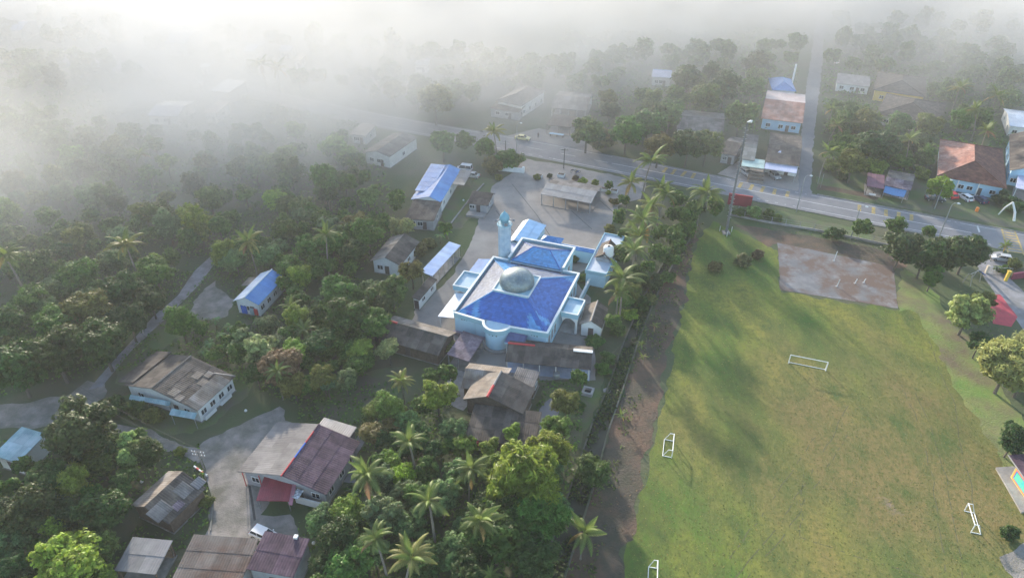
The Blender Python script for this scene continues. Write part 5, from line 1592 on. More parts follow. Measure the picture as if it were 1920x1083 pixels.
def crown(name, kind, seed):
    """unit crown (radius about 1, centre at 0): lobes > leaf clusters > leaves"""
    global NP
    NP = np.random.default_rng(seed)
    zs = {'round': .85, 'clump': .9, 'feather': 1.15, 'bush': .7, 'tall': 1.35, 'open': .7}[kind]
    nl = {'round': 15, 'clump': 13, 'feather': 14, 'bush': 9, 'tall': 16, 'open': 10}[kind]
    lr = {'round': .42, 'clump': .36, 'feather': .4, 'bush': .5, 'tall': .4, 'open': .34}[kind]
    L = []
    k = 0
    while len(L) < nl and k < 4000:
        k += 1
        p = NP.normal(0, 1, 3); p /= np.linalg.norm(p)
        p *= NP.uniform(.35, .78)
        if p[2] < -.45:
            continue
        if all(np.linalg.norm(p-q[0]) > lr*.85 for q in L):
            L.append((p, lr*NP.uniform(.7, 1.25)))
    Cs, Ns, Ts, ls = [], [], [], []
    size = {'round': .05, 'clump': .055, 'feather': .075, 'bush': .07, 'tall': .05, 'open': .06}[kind]
    for p, r in L:
        nc = {'round': 30, 'clump': 17, 'feather': 34, 'bush': 24, 'tall': 30, 'open': 17}[kind]
        lt = NP.uniform(-.12, .12)
        for c in range(nc):
            d = NP.normal(0, 1, 3); d /= np.linalg.norm(d)
            if d[2] < -.35:
                d[2] *= -.6
            cc = p+d*r*NP.uniform(.75, 1.08)
            cr = r*{'round': .34, 'clump': .42, 'feather': .36, 'bush': .36, 'tall': .34, 'open': .46}[kind]*NP.uniform(.7, 1.3)
            n = int({'round': 17, 'clump': 24, 'feather': 17, 'bush': 16, 'tall': 17, 'open': 24}[kind])
            e = NP.normal(0, 1, (n, 3)); e /= np.linalg.norm(e, axis=1)[:, None]
            e[:, 2] = np.where(e[:, 2] < -.2, -e[:, 2], e[:, 2])
            Cs.append(cc+e*cr*NP.uniform(.5, 1.05, (n, 1)))
            nn = e*1.0+d*.4+np.array([0, 0, .35])
            Ns.append(nn)
            Ts.append(np.clip(.5+lt+NP.normal(0, .2)+NP.normal(0, .12, n), 0, 1))
    C, N_, T = np.vstack(Cs), np.vstack(Ns), np.concatenate(Ts)
    C[:, 2] *= zs
    if kind == 'feather':
        Q = leaf_quads(C, N_, size*1.25, .22, .8)
        Q[:, 2, 2] -= size*.7
    else:
        Q = leaf_quads(C, N_, size*1.15, .62, .33)
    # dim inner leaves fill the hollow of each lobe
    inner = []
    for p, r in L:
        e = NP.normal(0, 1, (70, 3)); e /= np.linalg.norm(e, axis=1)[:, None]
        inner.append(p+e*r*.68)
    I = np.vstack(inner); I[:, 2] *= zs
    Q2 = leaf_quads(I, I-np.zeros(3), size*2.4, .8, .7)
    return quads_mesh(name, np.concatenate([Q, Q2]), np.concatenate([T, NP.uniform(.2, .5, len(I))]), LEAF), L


CROWNS = {}
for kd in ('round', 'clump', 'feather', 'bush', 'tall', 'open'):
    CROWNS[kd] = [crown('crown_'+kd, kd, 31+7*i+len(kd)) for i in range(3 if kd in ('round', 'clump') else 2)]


def trunk_mesh(seed, lobes, zs):
    r_ = random.Random(seed)
    mb = MB()
    j = lambda a: r_.uniform(-a, a)
    mb.tube([(0, 0, -1.2), (j(.04), j(.04), -.8), (j(.06), j(.06), -.35)], [.075, .06, .05], 7)
    for p, r in lobes[:7]:
        mb.tube([(0, 0, -.5), (p[0]*.4, p[1]*.4, -.2+p[2]*.3), (p[0]*.85, p[1]*.85, p[2]*zs*.85)], [.045, .03, .012], 5)
    me = bpy.data.meshes.new('trunk')
    me.from_pydata(mb.v, [], mb.f)
    me.materials.append(BARK)
    return me


TRUNKS = {k: [trunk_mesh(i*3+len(k), c[1], .9) for i, c in enumerate(v)] for k, v in CROWNS.items()}


def frond(name, seed, up, droop, ln=1.0, dead=False):
    """one palm leaf along +x, unit length: a curved rib and two rows of hanging leaflets"""
    r_ = random.Random(seed)
    n = 26
    pts = []
    x = z = 0.0
    a = up
    for i in range(n+1):
        pts.append(Vector((x, 0, z)))
        a -= droop/n*(0.5+1.3*i/n)
        x += math.cos(a)*ln/n; z += math.sin(a)*ln/n
    Q, T = [], []
    for i in range(n):
        p, q = pts[i], pts[i+1]
        w = .014*(1-i/n)+.003
        Q.append([(p.x, -w, p.z), (q.x, -w, q.z), (q.x, w, q.z), (p.x, w, p.z)]); T.append(.8)
        if i < 3:
            continue
        f = i/n
        L = .21*math.sin(PI*min(1, .22+.75*f))*(1.05-.35*f)
        t = (q-p).normalized()
        for s in (-1, 1):
            for hh_ in (0, .5):
                c = p.lerp(q, hh_)
                sw = .55+.5*f+r_.uniform(-.12, .12)
                d = Vector((t.x*sw, s*1.0, t.z*sw)).normalized()
                dr = .35+r_.uniform(0, .35)
                m_ = c+d*L*.55+Vector((0, 0, -dr*L*.18))
                e = c+d*L*.95+Vector((0, 0, -dr*L*.75))
                wv = t*.0085
                Q.append([tuple(c-wv), tuple(m_-wv*1.3), tuple(m_+wv*1.3), tuple(c+wv)]); T.append(.5+r_.uniform(-.15, .15))
                Q.append([tuple(m_-wv*1.3), tuple(e-wv*.3), tuple(e+wv*.3), tuple(m_+wv*1.3)]); T.append(.5+r_.uniform(-.15, .15))
    return quads_mesh(name, np.array(Q), np.array(T), LEAF)


FRONDS = [frond('frond', 1, 1.15, .9), frond('frond', 2, .75, 1.2), frond('frond', 3, .4, 1.25), frond('frond', 4, -.15, 1.1)]


def palm_trunk(seed, lean):
    r_ = random.Random(seed)
    a = r_.uniform(0, 6.28)
    pts, rs = [], []
    for i in range(11):
        f = i/10
        pts.append((math.cos(a)*lean*f*f, math.sin(a)*lean*f*f, f)); rs.append(.021-.009*f+(.012 if i == 0 else 0))
    mb = MB().tube(pts, rs, 7)
    me = bpy.data.meshes.new('trunk')
    me.from_pydata(mb.v, [], mb.f)
    me.materials.append(PALMBARK)
    return me, pts[-1]


PTRUNKS = [palm_trunk(i, .03+.05*i) for i in range(4)]


def banana_leaf(seed):
    r_ = random.Random(seed)
    n = 9
    Q, T = [], []
    a, x, z = 1.15-.25*seed, 0, 0
    prev = None
    for i in range(n+1):
        f = i/n
        w = .17*math.sin(PI*min(1, .08+.9*f))**.7*(1 if i else .1)
        cur = (x, z, w)
        if prev:
            for s in (-1, 1):
                Q.append([(prev[0], 0, prev[1]), (x, 0, z), (x, s*w, z-w*.45), (prev[0], s*prev[2], prev[1]-prev[2]*.45)]); T.append(.55+r_.uniform(-.15, .2))
        prev = cur
        a -= (1.9+.2*seed)/n
        x += math.cos(a)/n; z += math.sin(a)/n
    return quads_mesh('leaf', np.array(Q), np.array(T), LEAF)


BLEAVES = [banana_leaf(0), banana_leaf(1), banana_leaf(2)]
_mb = MB().tube([(0, 0, 0), (.01, 0, .5), (0, 0, 1)], [.075, .06, .045], 7)
BSTEM = bpy.data.meshes.new('stem'); BSTEM.from_pydata(_mb.v, [], _mb.f); BSTEM.materials.append(mat('banana_stem', (0.2, 0.2, 0.09), (0.14, 0.11, 0.06), 4, .7))

TINT0 = {'dk': (0.028, 0.05, 0.02), 'md': (0.05, 0.085, 0.026), 'lt': (0.105, 0.145, 0.032), 'ol': (0.085, 0.088, 0.034), 'br': (0.105, 0.075, 0.045), 'bl': (0.075, 0.105, 0.06), 'lime': (0.12, 0.18, 0.03), 'pale': (0.15, 0.165, 0.085)}
TINT = {k: tuple(c*q for c, q in zip(v, (1.55, 1.75, 1.15))) for k, v in TINT0.items()}
WORD = {'dk': 'dark green', 'md': 'mid green', 'lt': 'yellow-green', 'ol': 'olive green', 'br': 'brownish', 'bl': 'grey-green', 'lime': 'bright lime', 'pale': 'pale feathery'}
PLANTS = []     # (object, kind words, size word, tint, px, py, radius px)
TREE_AT = []


def tint_of(t, s=.16):
    return tuple(c*rnd.uniform(1-s, 1+s) for c in TINT[t])+(1,)


def tree(px, py, rpx, t='md', kd='round', hz=None):
    """crown centre at the pixel px,py, crown radius rpx pixels"""
    hc = 4.0
    for _ in range(3):
        p = G(px, py, hc)
        r = rpx*depth(p)/FPX
        hc = hz if hz else (r*.62 if kd == 'bush' else r*1.15+1.2)
    p = G(px, py, hc)
    i = rnd.randrange(len(CROWNS[kd]))
    root = link('shrub' if kd == 'bush' else 'broadleaf_tree', None, None, (p.x, p.y, 0), rnd.uniform(0, 6.28))
    c = link('crown', CROWNS[kd][i][0], root, (0, 0, hc))
    c.scale = (r*rnd.uniform(.92, 1.08), r*rnd.uniform(.92, 1.08), r*rnd.uniform(.88, 1.1))
    c.color = tint_of(t)
    k = link('trunk' if kd != 'bush' else 'stem', TRUNKS[kd][i], root, (0, 0, hc))
    k.scale = (r*.9, r*.9, max(r*.8, hc/1.2))
    TREE_AT.append((p.x, p.y, r))
    PLANTS.append((root, 'shrub' if kd == 'bush' else 'tree', 'low' if r < 1.7 else 'small' if r < 2.7 else 'medium' if r < 3.9 else 'large', t, px, py, rpx))
    return root


def palm(px, py, rpx, h=None, t=None, nf=18):
    hh_ = h or 8.5
    p = G(px, py, hh_)
    ln = max(1.2, rpx*depth(p)/FPX*1.08)
    tm_, tip = PTRUNKS[rnd.randrange(4)]
    rz = rnd.uniform(0, 6.28)
    root = link('coconut_palm', None, None, (p.x, p.y, 0), rz)
    c, s = math.cos(rz), math.sin(rz)
    root.location.x -= (tip[0]*c-tip[1]*s)*hh_
    root.location.y -= (tip[0]*s+tip[1]*c)*hh_
    tr = link('trunk', tm_, root)
    tr.scale = (hh_*(1 if hh_ > 5 else 1.4),)*2+(hh_,)
    tr.scale = (hh_, hh_, hh_)
    base = t or rnd.choice(('pl', 'pl', 'py'))
    b0, b1, b2 = rnd.uniform(.1, .3), rnd.uniform(.4, .62), rnd.uniform(.72, .92)
    tilt = rnd.uniform(-.3, .3)
    for i in range(nf):
        a = i*2.39996+rnd.uniform(-.45, .45)
        f = i/nf
        k = 0 if f < b0 else 1 if f < b1 else 2 if f < b2 else 3
        fr = link('frond', FRONDS[k], root, (tip[0]*hh_, tip[1]*hh_, hh_))
        fr.rotation_euler = (rnd.uniform(-.4, .4), rnd.uniform(-.22, .22)+tilt*math.cos(a), a)
        fr.scale = (ln*rnd.uniform(.75, 1.15),)*3
        g = {'pl': (.12, .16, .048), 'py': (.185, .19, .058)}[base]
        m_ = rnd.uniform(.8, 1.2)
        if k == 0:
            g = (.12, .17, .04)
        if k == 3 and rnd.random() < .5:
            g = rnd.choice(((.3, .2, .05), (.2, .13, .07), (.22, .17, .06)))
        fr.color = (g[0]*m_, g[1]*m_, g[2]*m_, 1)
    TREE_AT.append((p.x, p.y, ln*.7))
    PLANTS.append((root, 'coconut palm', 'young' if hh_ < 4 else 'tall', 'dk' if base == 'pl' else 'yg', px, py, rpx))
    return root


def banana(px, py, rpx, t='bl'):
    p = G(px, py, 2.2)
    s = max(1.4, rpx*depth(p)/FPX)
    root = link('banana_plant', None, None, (p.x, p.y, 0), rnd.uniform(0, 6.28))
    st = link('stem', BSTEM, root)
    st.scale = (2.4, 2.4, 2.0)
    for i in range(8):
        lf = link('leaf', BLEAVES[i % 3], root, (0, 0, 1.9))
        lf.rotation_euler = (0, 0, i*2.4+rnd.uniform(-.3, .3))
        lf.scale = (s*rnd.uniform(.85, 1.15),)*3
        lf.color = tint_of(t, .2)
    TREE_AT.append((p.x, p.y, s*.6))
    PLANTS.append((root, 'banana plant', 'broad', t, px, py, rpx))


# trees placed where the photograph shows them: x, y, crown radius in pixels, tint, kind
for a in ((820,738,36,'lt','clump'),(838,700,20,'lt','clump'),(806,702,16,'bl','clump'),(848,806,28,'bl','clump'),(872,835,24,'lt','clump'),(792,762,20,'br','round'),
          (975,905,74,'lt','feather'),(1022,850,40,'lt','feather'),(1005,975,58,'md','feather'),(930,880,35,'ol','feather'),(1045,800,28,'lt','clump'),(1062,752,28,'ol','round'),(958,812,22,'lt','clump'),(915,838,22,'lt','clump'),
          (1115,882,32,'md','round'),(930,1000,66,'dk','round'),(955,955,36,'lime','round'),(1000,1045,50,'dk','round'),(850,1030,40,'bl','clump'),(715,965,42,'bl','clump'),(770,985,34,'bl','clump'),
          (650,958,30,'lt','round'),(640,1010,42,'dk','round'),(655,1060,44,'md','round'),(605,1055,26,'dk','round'),(760,925,32,'bl','clump'),(830,930,38,'bl','clump'),(700,1030,34,'bl','clump'),(790,1055,38,'dk','round'),(880,1075,40,'dk','round'),
          (752,893,26,'lime','round'),(735,862,22,'lt','round'),(700,815,26,'br','round'),(732,800,22,'ol','clump'),(705,770,22,'ol','round'),(745,770,20,'br','bush'),(690,790,16,'ol','bush'),(800,880,26,'md','clump'),(855,880,26,'bl','clump'),
          (160,815,62,'dk','tall'),(120,1055,62,'lime','round'),(238,842,36,'pale','clump'),(62,960,48,'dk','round'),(35,1000,36,'bl','clump'),(185,960,46,'dk','round'),(235,882,20,'lt','clump'),(212,760,26,'dk','bush'),(258,765,24,'md','bush'),(285,778,22,'ol','bush'),
          (45,870,20,'lt','clump'),(95,905,44,'dk','round'),(20,1065,36,'dk','round'),(190,1030,34,'md','round'),(130,965,36,'dk','round'),(215,925,22,'md','bush'),(340,845,12,'lt','bush'),(385,940,14,'ol','bush'),(372,925,12,'md','bush'),
          (165,585,42,'ol','round'),(62,565,34,'md','round'),(28,690,52,'dk','round'),(100,660,54,'dk','round'),(190,645,46,'dk','round'),(105,610,40,'md','round'),(338,606,28,'md','tall'),(15,610,36,'md','round'),(240,600,34,'dk','round'),(280,560,30,'dk','round'),(230,545,34,'dk','round'),(290,510,34,'md','round'),(150,520,34,'md','round'),(60,500,36,'md','round'),
          (492,655,34,'pale','clump'),(458,642,28,'bl','clump'),(522,686,40,'br','round'),(556,660,28,'lt','round'),(600,645,32,'dk','round'),(615,618,16,'br','round'),(655,590,40,'dk','round'),(640,545,34,'md','round'),(700,602,32,'md','clump'),(655,652,20,'bl','clump'),(729,655,22,'pale','round'),(847,650,16,'pale','bush'),
          (690,560,28,'md','clump'),(720,575,24,'dk','round'),(550,720,26,'ol','round'),(480,700,24,'dk','round'),(560,560,22,'md','clump'),(590,590,22,'dk','clump'),
          (772,508,26,'ol','clump'),(735,545,32,'md','clump'),(690,440,30,'md','round'),(755,425,24,'pale','clump'),(722,420,20,'ol','clump'),(668,418,26,'ol','round'),(622,455,28,'md','round'),(660,470,26,'dk','round'),(745,375,20,'ol','round'),(832,425,14,'bl','clump'),(785,470,18,'br','bush'),(805,455,14,'ol','bush'),
          (1160,408,13,'md','tall'),(1152,378,10,'ol','bush'),(1170,375,12,'dk','round'),(1145,430,11,'ol','bush'),(1006,332,8,'ol','bush'),(1091,341,10,'lime','bush'),(1117,343,8,'lt','bush'),(1080,334,7,'br','bush'),(1142,348,8,'br','tall'),(1141,361,6,'lt','bush'),(1030,330,6,'dk','bush'),
          (908,278,20,'md','round'),(950,298,26,'md','bush'),(928,310,20,'ol','bush'),(830,268,26,'md','round'),(870,265,20,'ol','round'),(815,188,36,'ol','round'),(1100,245,32,'md','round'),(1135,262,26,'ol','bush'),(1175,245,34,'md','round'),(1215,232,32,'md','round'),(1235,275,30,'ol','round'),(1290,272,32,'dk','round'),(1325,272,30,'md','round'),(1388,215,32,'md','round'),(1255,215,26,'md','round'),(1360,165,30,'dk','round'),(1320,185,32,'md','round'),(1410,165,24,'md','round'),(1290,150,30,'dk','round'),(1420,120,26,'dk','round'),
          (1590,230,26,'md','round'),(1625,235,30,'ol','round'),(1650,270,38,'dk','round'),(1600,305,28,'ol','round'),(1640,312,24,'lt','bush'),(1615,275,28,'md','bush'),(1690,300,26,'md','bush'),(1740,235,26,'ol','round'),(1762,352,24,'lt','round'),(1725,270,24,'dk','round'),(1560,310,16,'ol','bush'),(1580,330,12,'dk','bush'),(1800,225,22,'md','round'),(1690,235,26,'md','round'),(1730,325,16,'lt','bush'),(1880,372,18,'dk','bush'),(1905,385,20,'dk','bush'),
          (1690,465,36,'dk','round'),(1735,480,34,'dk','round'),(1775,478,34,'dk','round'),(1815,468,38,'dk','round'),(1680,425,20,'br','round'),(1616,427,17,'ol','round'),(1741,434,12,'br','round'),(1750,516,22,'md','clump'),(1562,438,18,'dk','bush'),(1415,398,17,'bl','bush'),(1440,402,12,'md','bush'),(1386,398,12,'md','bush'),(1460,410,10,'md','bush'),
          (1818,582,40,'pale','clump'),(1845,560,22,'ol','clump'),(1838,640,24,'dk','round'),(1893,682,52,'pale','feather'),(1942,655,42,'pale','feather'),(1925,700,40,'pale','feather'),(1902,822,30,'dk','round'),(1892,1000,18,'dk','bush'),(1880,505,12,'md','bush'),(1905,495,14,'ol','bush'),
          (1265,440,20,'md','round'),(1262,400,16,'ol','round'),(1285,405,20,'dk','round'),(1235,475,20,'dk','round'),(1270,375,18,'md','round'),(1340,388,20,'md','round'),(1310,385,16,'dk','bush'),(1150,602,18,'bl','clump'),(1085,708,18,'md','clump'),(1112,640,18,'md','bush'),(1203,572,18,'dk','bush'),(1222,530,20,'dk','bush'),(1195,520,22,'dk','round'),(1250,520,16,'md','bush'),(1140,670,16,'md','bush'),(1085,760,14,'dk','bush'),(1130,690,14,'md','bush'),(1170,560,20,'dk','round'),(1075,487,10,'dk','bush'),(1090,520,10,'md','bush'),
          (1240,436,16,'md','round'),(1272,462,18,'ol','clump'),(1215,500,16,'md','clump'),(1180,545,22,'ol','clump'),(1165,480,18,'md','round'),(1300,395,20,'ol','round'),(1285,430,20,'md','clump'),(1262,487,16,'md','clump'),(1180,590,16,'lt','bush'),(1160,620,16,'md','bush'),(1220,560,14,'ol','bush'),(1175,440,16,'ol','clump'),(1395,490,16,'br','bush'),(1340,500,14,'br','bush'),(1420,478,12,'br','bush'),(935,332,8,'ol','bush'),(957,312,6,'lt','bush')):
    tree(*a)
for a in ((1222,302,36,10),(1183,342,26,7),(1240,352,30,8),(1325,360,38,9),(1205,412,40,10),(1198,443,38,9),(1190,470,36,10),(1168,522,42,9),(1222,385,32,8),(1250,365,26,8),(1160,548,30,7),(925,247,24,9),(490,122,26,10),(520,128,24,9),(235,458,36,11),(8,478,36,12),
          (465,452,30,8),(612,440,28,9),(545,575,24,5),(578,588,20,4.5),(570,618,26,5),(520,695,26,6),(752,714,30,6),(766,828,38,9),(688,888,46,9),(804,938,42,10),(884,878,38,8),(900,975,44,10),(772,1045,50,10),(704,1008,36,9),(1096,998,42,5,'pl'),(920,1078,24,6),
          (262,288,22,8),(1556,285,26,7),(1705,262,26,8),(1645,225,22,8),(1560,205,18,7),(1830,205,24,9),(1850,245,22,8),(1800,165,22,9),(1870,180,22,9),(1570,235,18,6),(1885,460,14,3)):
    palm(*a)
for a in ((1165,778,9,1.6),(1203,645,10,1.8),(1206,668,11,1.7),(1195,610,10,2.0),(1228,610,8,1.6)):
    palm(*a, nf=9)
for a in ((372,612,16),(392,640,16),(402,598,14),(412,625,14),(380,655,14),(420,650,14),(422,462,14),(442,468,14),(400,462,14),(350,465,12),(484,600,12),(495,608,14),(592,560,16),(560,590,14),(838,432,12,'lime'),(825,440,10,'bl'),(575,640,14,'lime'),(500,690,12),(325,350,14),(290,365,14),(240,275,12),(440,400,12),(530,435,12),(515,640,14),(430,610,14)):
    banana(*a)

# forest fill: left side, the bottom strip, the misty background and the right-hand gardens
FILL = [([(-40,180),(640,250),(700,330),(660,480),(560,520),(430,440),(330,560),(180,690),(-40,760)], 20, 190, (('dk', 1), ('md', 4), ('ol', 2), ('bl', 3), ('lt', 2)), 'l'),
        ([(330,560),(420,450),(560,400),(740,400),(700,580),(690,700),(560,740),(420,680)], 18, 60, (('dk', 2), ('md', 3), ('ol', 2), ('lt', 2), ('bl', 2)), 'c'),
        ([(-60,840),(240,800),(330,850),(250,950),(210,1010),(330,1100),(-60,1120)], 23, 34, (('dk', 4), ('md', 3), ('lt', 1)), 'b'),
        ([(590,930),(700,760),(880,800),(1050,830),(1060,960),(1000,1120),(580,1120)], 21, 34, (('dk', 3), ('md', 2), ('bl', 3), ('lt', 1)), 'm'),
        ([(0,30),(480,60),(1000,100),(1300,90),(1500,60),(1490,230),(1250,250),(1050,180),(820,190),(560,160),(380,120),(0,160)], 22, 170, (('dk', 3), ('md', 4), ('ol', 2)), 'f'),
        ([(1550,30),(1900,30),(1960,240),(1780,240),(1560,200)], 20, 90, (('dk', 3), ('md', 4), ('ol', 3)), 'r'),
        ([(1560,190),(1760,220),(1740,320),(1560,330)], 16, 40, (('dk', 2), ('md', 3), ('ol', 3)), 'g')]
VIEW = []
for o in list(bpy.data.objects):
    if '_dims' in o and o.type == 'EMPTY':
        Lx, Wy = o['_dims']
        c_, s_ = math.cos(o.rotation_euler.z), math.sin(o.rotation_euler.z)
        pp = [to_px(Vector((o.location.x+x*c_-y*s_, o.location.y+x*s_+y*c_, zz_))) for x in (-Lx/2, Lx/2) for y in (-Wy/2, Wy/2) for zz_ in (1, 3.5)]
        VIEW.append((min(q[0] for q in pp), max(q[0] for q in pp), min(q[1] for q in pp), max(q[1] for q in pp), o.location.y))
LANEPX = [(180,725,14), (215,685,15), (235,665,15), (250,645,15), (268,625,14), (285,605,14), (302,590,13), (320,570,13), (335,555,12), (350,540,12), (370,520,11), (405,575,18), (60,770,12), (130,755,12), (470,430,4), (500,410,4)]
for poly, rpx, count, tw, _ in FILL:
    xs, ys = [q[0] for q in poly], [q[1] for q in poly]
    bag = [t for t, n_ in tw for _k in range(n_)]
    done = tries = 0
    while done < count and tries < 5000:
        tries += 1
        x, y = rnd.uniform(min(xs), max(xs)), rnd.uniform(min(ys), max(ys))
        if not inside(poly, x, y):
            continue
        sc_ = 1.0 if y > 420 else .55+.45*max(0, y-30)/390
        r = rpx*sc_*rnd.uniform(.75, 1.45)
        p = G(x, y, 4.5)
        rm = r*depth(p)/FPX
        if any(inside(e, p.x+dx*rm*.6, p.y+dy*rm*.6) for e in EXCL for dx, dy in ((0, 0), (1, 0), (-1, 0), (0, 1), (0, -1.6))):
            continue
        if any(x0-r*.6 < x < x1+r*.6 and y0-r*.5 < y < y1+r*.9 and p.y < yb for x0, x1, y0, y1, yb in VIEW) or any((x-q[0])**2+(y-q[1])**2 < (r+q[2])**2 for q in LANEPX):
            continue
        if any((p.x-q[0])**2+(p.y-q[1])**2 < (.58*(rm+q[2]))**2 for q in TREE_AT):
            continue
        tree(x, y, r, rnd.choice(bag), rnd.choice(('round', 'round', 'clump', 'tall', 'open')))
        done += 1

# only the 290 trees that show largest stay single things; the small remote rest, veiled in mist, is one wood
rest = sorted([q for q in PLANTS if q[1] == 'tree'], key=lambda q: -q[6])[290:]
WP, WT = [], []
for q in rest:
    o = q[0]
    mw_ = Matrix.Translation(o.location) @ Matrix.Rotation(o.rotation_euler.z, 4, 'Z')
    for ch in list(o.children):
        if ch.name.startswith('crown'):
            me = ch.data
            co = np.empty(len(me.vertices)*3, np.float32)
            me.vertices.foreach_get('co', co)
            co = co.reshape(-1, 4, 3)[::5]
            ti = np.empty(len(me.polygons), np.float32)
            me.attributes['tint'].data.foreach_get('value', ti)
            ce = co.mean(1, keepdims=True)
            co = ce+(co-ce)*2.1
            M4 = np.array(mw_ @ Matrix.Translation(ch.location) @ Matrix.Diagonal((*ch.scale, 1)))
            WP.append(co @ M4[:3, :3].T+M4[:3, 3])
            WT.append(ti[::5])
        bpy.data.objects.remove(ch)
    bpy.data.objects.remove(o)
if WP:
    o = link('distant_wood', quads_mesh('distant_wood', np.concatenate(WP), np.concatenate(WT), LEAF))
    o.color = (*TINT['md'], 1)
    o['kind'] = 'stuff'
PLANTS = [q for q in PLANTS if q not in rest]

# labels: what the plant looks like and which of its look-alikes it is beside a landmark
MARK = [('minaret', 933, 440), ('mosque dome', 967, 525), ('water tank', 1137, 490), ('parking pavilion', 1070, 360), ('lone blue-roofed house', 487, 545), ('white bungalow', 740, 470), ('blue-gabled house', 815, 350),
        ('carport', 825, 490), ('long brown shed', 780, 635), ('teal-awninged house', 330, 725), ('two-tone house', 565, 850), ('timber hut', 320, 930), ('small sheet shed', 270, 1045), ('rusty roof', 410, 1040), ('teal roof', 40, 830),
        ('dark brown gabled house', 935, 750), ('left-edge football goal', 1254, 840), ('middle football goal', 1515, 680), ('right-edge football goal', 1818, 972), ('sports court', 1575, 515), ('floodlight mast', 1385, 330),
        ('red signboard', 1385, 372), ('corner shop', 1466, 285), ('orange-roofed house', 1465, 210), ('tarpaulin stall', 1685, 345), ('maroon-roofed house', 1810, 310), ('yellow-walled house', 1690, 165), ('zebra crossing', 1898, 450),
        ('painted stage', 1905, 910), ('yellow car', 980, 258), ('misty workshop', 735, 270), ('pinkish tin roof', 405, 205), ('misty blue roofs', 325, 205), ('yellow gate post', 1885, 520), ('misty white-walled house', 978, 190), ('faint blue hall roof', 340, 68)]
ORD = ['nearest', 'second nearest', 'third nearest', 'fourth nearest', 'fifth nearest', 'sixth nearest', 'seventh nearest', 'eighth nearest', 'ninth nearest', 'tenth nearest', 'eleventh nearest', 'twelfth nearest']
GRP = {'tree': 'broadleaf trees of the village and forest', 'shrub': 'shrubs among the houses', 'coconut palm': 'coconut palms', 'banana plant': 'banana plants'}


def side(dx, dy):
    return ('left of' if dx < 0 else 'right of') if abs(dx) > abs(dy) else ('beyond' if dy < 0 else 'in front of')


for o, kd, sz, t, px, py, _r in PLANTS:
    best = None
    for nm, mx, my in MARK:
        s = side(px-mx, py-my)
        d = math.hypot(px-mx, py-my)
        rank = sum(1 for q in PLANTS if q[1:4] == (kd, sz, t) and side(q[4]-mx, q[5]-my) == s and math.hypot(q[4]-mx, q[5]-my) < d-1e-6)
        cost = rank*60+d
        if best is None or cost < best[0]:
            best = (cost, nm, s, rank)
    _, nm, s, rank = best
    col = WORD.get(t, 'yellowish')
    o['label'] = f'{sz} {col} {kd}, {ORD[min(rank, 11)]} such {s} the {nm}'
    o['category'] = {'coconut palm': 'palm tree', 'banana plant': 'banana plant'}.get(kd, kd)
    o['group'] = GRP[kd]

# undergrowth: low leafy cover over the open ground, thinner away from the trees
NP = np.random.default_rng(77)


def cover(name, regions, n, size, hmax, tint, lo=0.0, excl=True, jit=.6):
    C = []
    for poly in regions:
        W_ = np.array(wpoly(poly))
        x0, y0 = W_.min(0); x1, y1 = W_.max(0)
        k = int(n*((x1-x0)*(y1-y0))/1000)
        X, Y = NP.uniform(x0, x1, k), NP.uniform(y0, y1, k)
        ok = inside_np([tuple(q) for q in W_], X, Y)
        for e in EXCL if excl else ():
            ok &= ~inside_np(e, X, Y)
        X, Y = X[ok], Y[ok]
        g = np.sin(X*.31+1.3*np.sin(Y*.17))*np.sin(Y*.27+1.1*np.sin(X*.21))+.5*np.sin(X*.9+Y*.5)*np.sin(Y*1.1-X*.3)
        keep = g > lo
        X, Y, g = X[keep], Y[keep], g[keep]
        C.append(np.c_[X, Y, np.clip(g-lo, 0, 1)*hmax*NP.uniform(.2, 1, len(X))+(.06 if jit > .3 else .02)])
    C = np.vstack(C)
    Q = leaf_quads(C, np.tile([0, 0, 1.0], (len(C), 1)), size, .6, jit)
    o = link(name, quads_mesh(name, Q, np.clip(NP.normal(.5, .22, len(C)), 0, 1), LEAF))
    o.color = (*tint, 1)
    o['kind'] = 'stuff'
    return o


cover('undergrowth', [[(-60,400),(560,380),(740,400),(760,560),(700,700),(560,760),(380,700),(180,700),(-60,760)], [(-60,830),(380,830),(400,1000),(320,1130),(-80,1130)], [(560,740),(880,700),(1100,720),(1080,880),(1000,1140),(560,1140)]], 4800, .27, 1.3, TINT['md'], -.6)
cover('undergrowth', [[(-60,60),(700,200),(740,400),(-60,420)], [(1540,40),(1960,40),(1960,330),(1540,340)], [(1050,60),(1500,60),(1490,250),(1050,250)]], 1300, .5, 1.8, TINT['md'], -.5)
cover('weeds', [[(1230,400),(1320,420),(1250,640),(1180,800),(1110,1110),(1000,1110),(1110,790),(1180,600)]], 4500, .24, .45, (.09, .125, .035), -.25)
cover('weeds', [[(1690,470),(1760,560),(1850,640),(1960,860),(1960,640),(1850,500)], [(1370,390),(1660,440),(1700,500),(1460,455)]], 900, .2, .4, TINT['md'], .1)
FP = [(1310,450),(1345,425),(1372,432),(1440,468),(1462,548),(1684,585),(1720,572),(1790,645),(1830,745),(1880,850),(1920,960),(1960,1095),(1165,1095),(1205,905),(1247,740),(1272,620),(1297,500)]
cover('field_tufts', [FP], 2600, .11, .0, (.085, .125, .03), -9, excl=False, jit=.12)
cover('dry_tufts', [FP], 1700, .11, .0, (.2, .17, .05), -9, excl=False, jit=.12)
cover('drain_weeds', [DL+DR[::-1]], 9000, .3, .6, (.045, .075, .025), -.7)
cover('fallen_leaves', [[(1280,440),(1300,450),(1240,760),(1180,1000),(1060,1100),(1150,790),(1230,560)]], 700, .16, .08, (0.16, 0.11, 0.07), -.4)


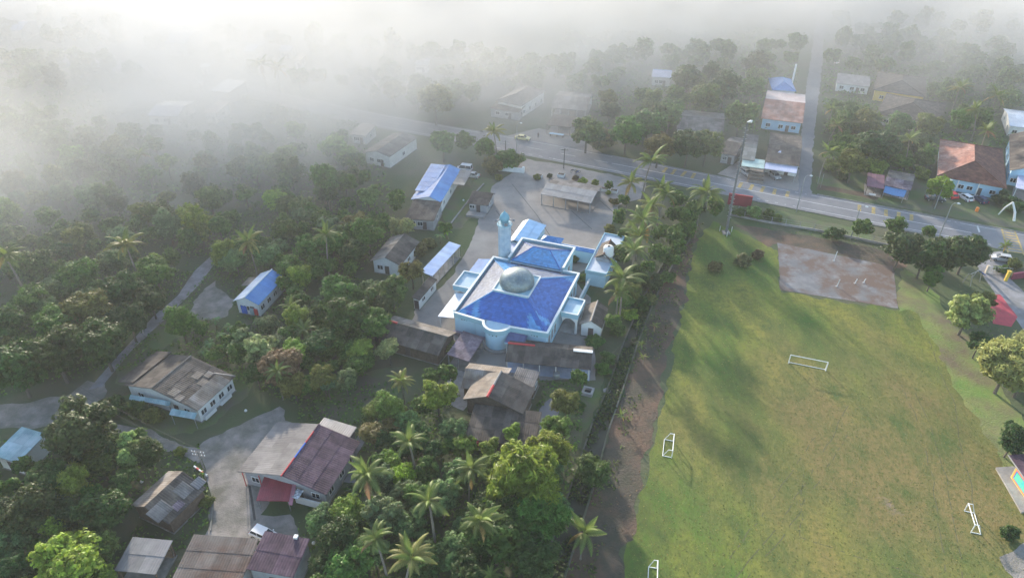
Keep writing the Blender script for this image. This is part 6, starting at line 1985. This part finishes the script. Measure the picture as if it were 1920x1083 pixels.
# ------------------------------------------------------------------ air: even haze, and the drifting bank of mist
def volume_box(name, a, bb_, build):
    m = bpy.data.materials.new(name)
    m.use_nodes = True
    nt = m.node_tree
    nt.nodes.clear()
    out = nt.nodes.new('ShaderNodeOutputMaterial')
    pv = nt.nodes.new('ShaderNodeVolumePrincipled')
    nt.links.new(pv.outputs[0], out.inputs['Volume'])
    build(nt, pv)
    o = MB().box(a, bb_).obj(name, m)
    o['kind'] = 'stuff'
    return m


def b_haze(nt, pv):
    pv.inputs['Color'].default_value = (.9, .94, 1, 1)
    pv.inputs['Density'].default_value = 0.0002
    pv.inputs['Anisotropy'].default_value = 0.3


MISTX = 2300


def b_mist(nt, pv):
    N, K = nt.nodes.new, nt.links.new
    pv.inputs['Color'].default_value = (.66, .668, .675, 1)
    pv.inputs['Anisotropy'].default_value = 0.1
    geo = N('ShaderNodeNewGeometry')
    sep = N('ShaderNodeSeparateXYZ')
    K(geo.outputs['Position'], sep.inputs[0])
    def M(op, a, b_=None, clamp=False):
        n = N('ShaderNodeMath')
        n.operation = op
        n.use_clamp = clamp
        for i, q in enumerate((a, b_)):
            if q is None:
                continue
            if isinstance(q, (int, float)):
                n.inputs[i].default_value = q
            else:
                K(q, n.inputs[i])
        return n.outputs[0]
    X, Y, Z = sep.outputs
    def nz(s, d, st):
        mp = N('ShaderNodeMapping')
        mp.inputs['Scale'].default_value = st
        mp.inputs['Location'].default_value = (MISTX, 17, 0)
        K(geo.outputs['Position'], mp.inputs[0])
        n = N('ShaderNodeTexNoise')
        n.inputs['Scale'].default_value = s
        n.inputs['Detail'].default_value = d
        n.inputs['Roughness'].default_value = .55
        n.inputs['Distortion'].default_value = .4
        K(mp.outputs[0], n.inputs['Vector'])
        return n.outputs[0]
    f = M('ADD', M('MINIMUM', M('MULTIPLY', X, .8), M('MULTIPLY', X, .06)), 150)
    s = M('SUBTRACT', Y, f)
    s = M('ADD', s, M('MULTIPLY', M('SUBTRACT', nz(.011, 2, (1, 1, 1)), .5), 80))
    mask = M('DIVIDE', s, 120, True)
    big = M('MULTIPLY', M('SUBTRACT', M('ADD', nz(.0085, 3, (.8, 1.25, .5)), M('MULTIPLY', mask, .1)), .475), 6, True)
    wisp = M('MULTIPLY', M('SUBTRACT', nz(.03, 6, (.8, 1.3, 1.2)), .36), 3.2, True)
    n1 = M('ADD', M('MULTIPLY', M('MULTIPLY', big, wisp), 1.4), .2)
    hf = M('SUBTRACT', 1, M('DIVIDE', Z, 40), True)
    K(M('MULTIPLY', M('MULTIPLY', M('MULTIPLY', n1, mask), hf), .056), pv.inputs['Density'])


volume_box('haze', (-900, -110, -1), (900, 1270, 83), b_haze)
mm_ = volume_box('mist', (-420, 40, -0.5), (420, 620, 42), b_mist)
mm_.cycles.volume_step_rate = 0.35
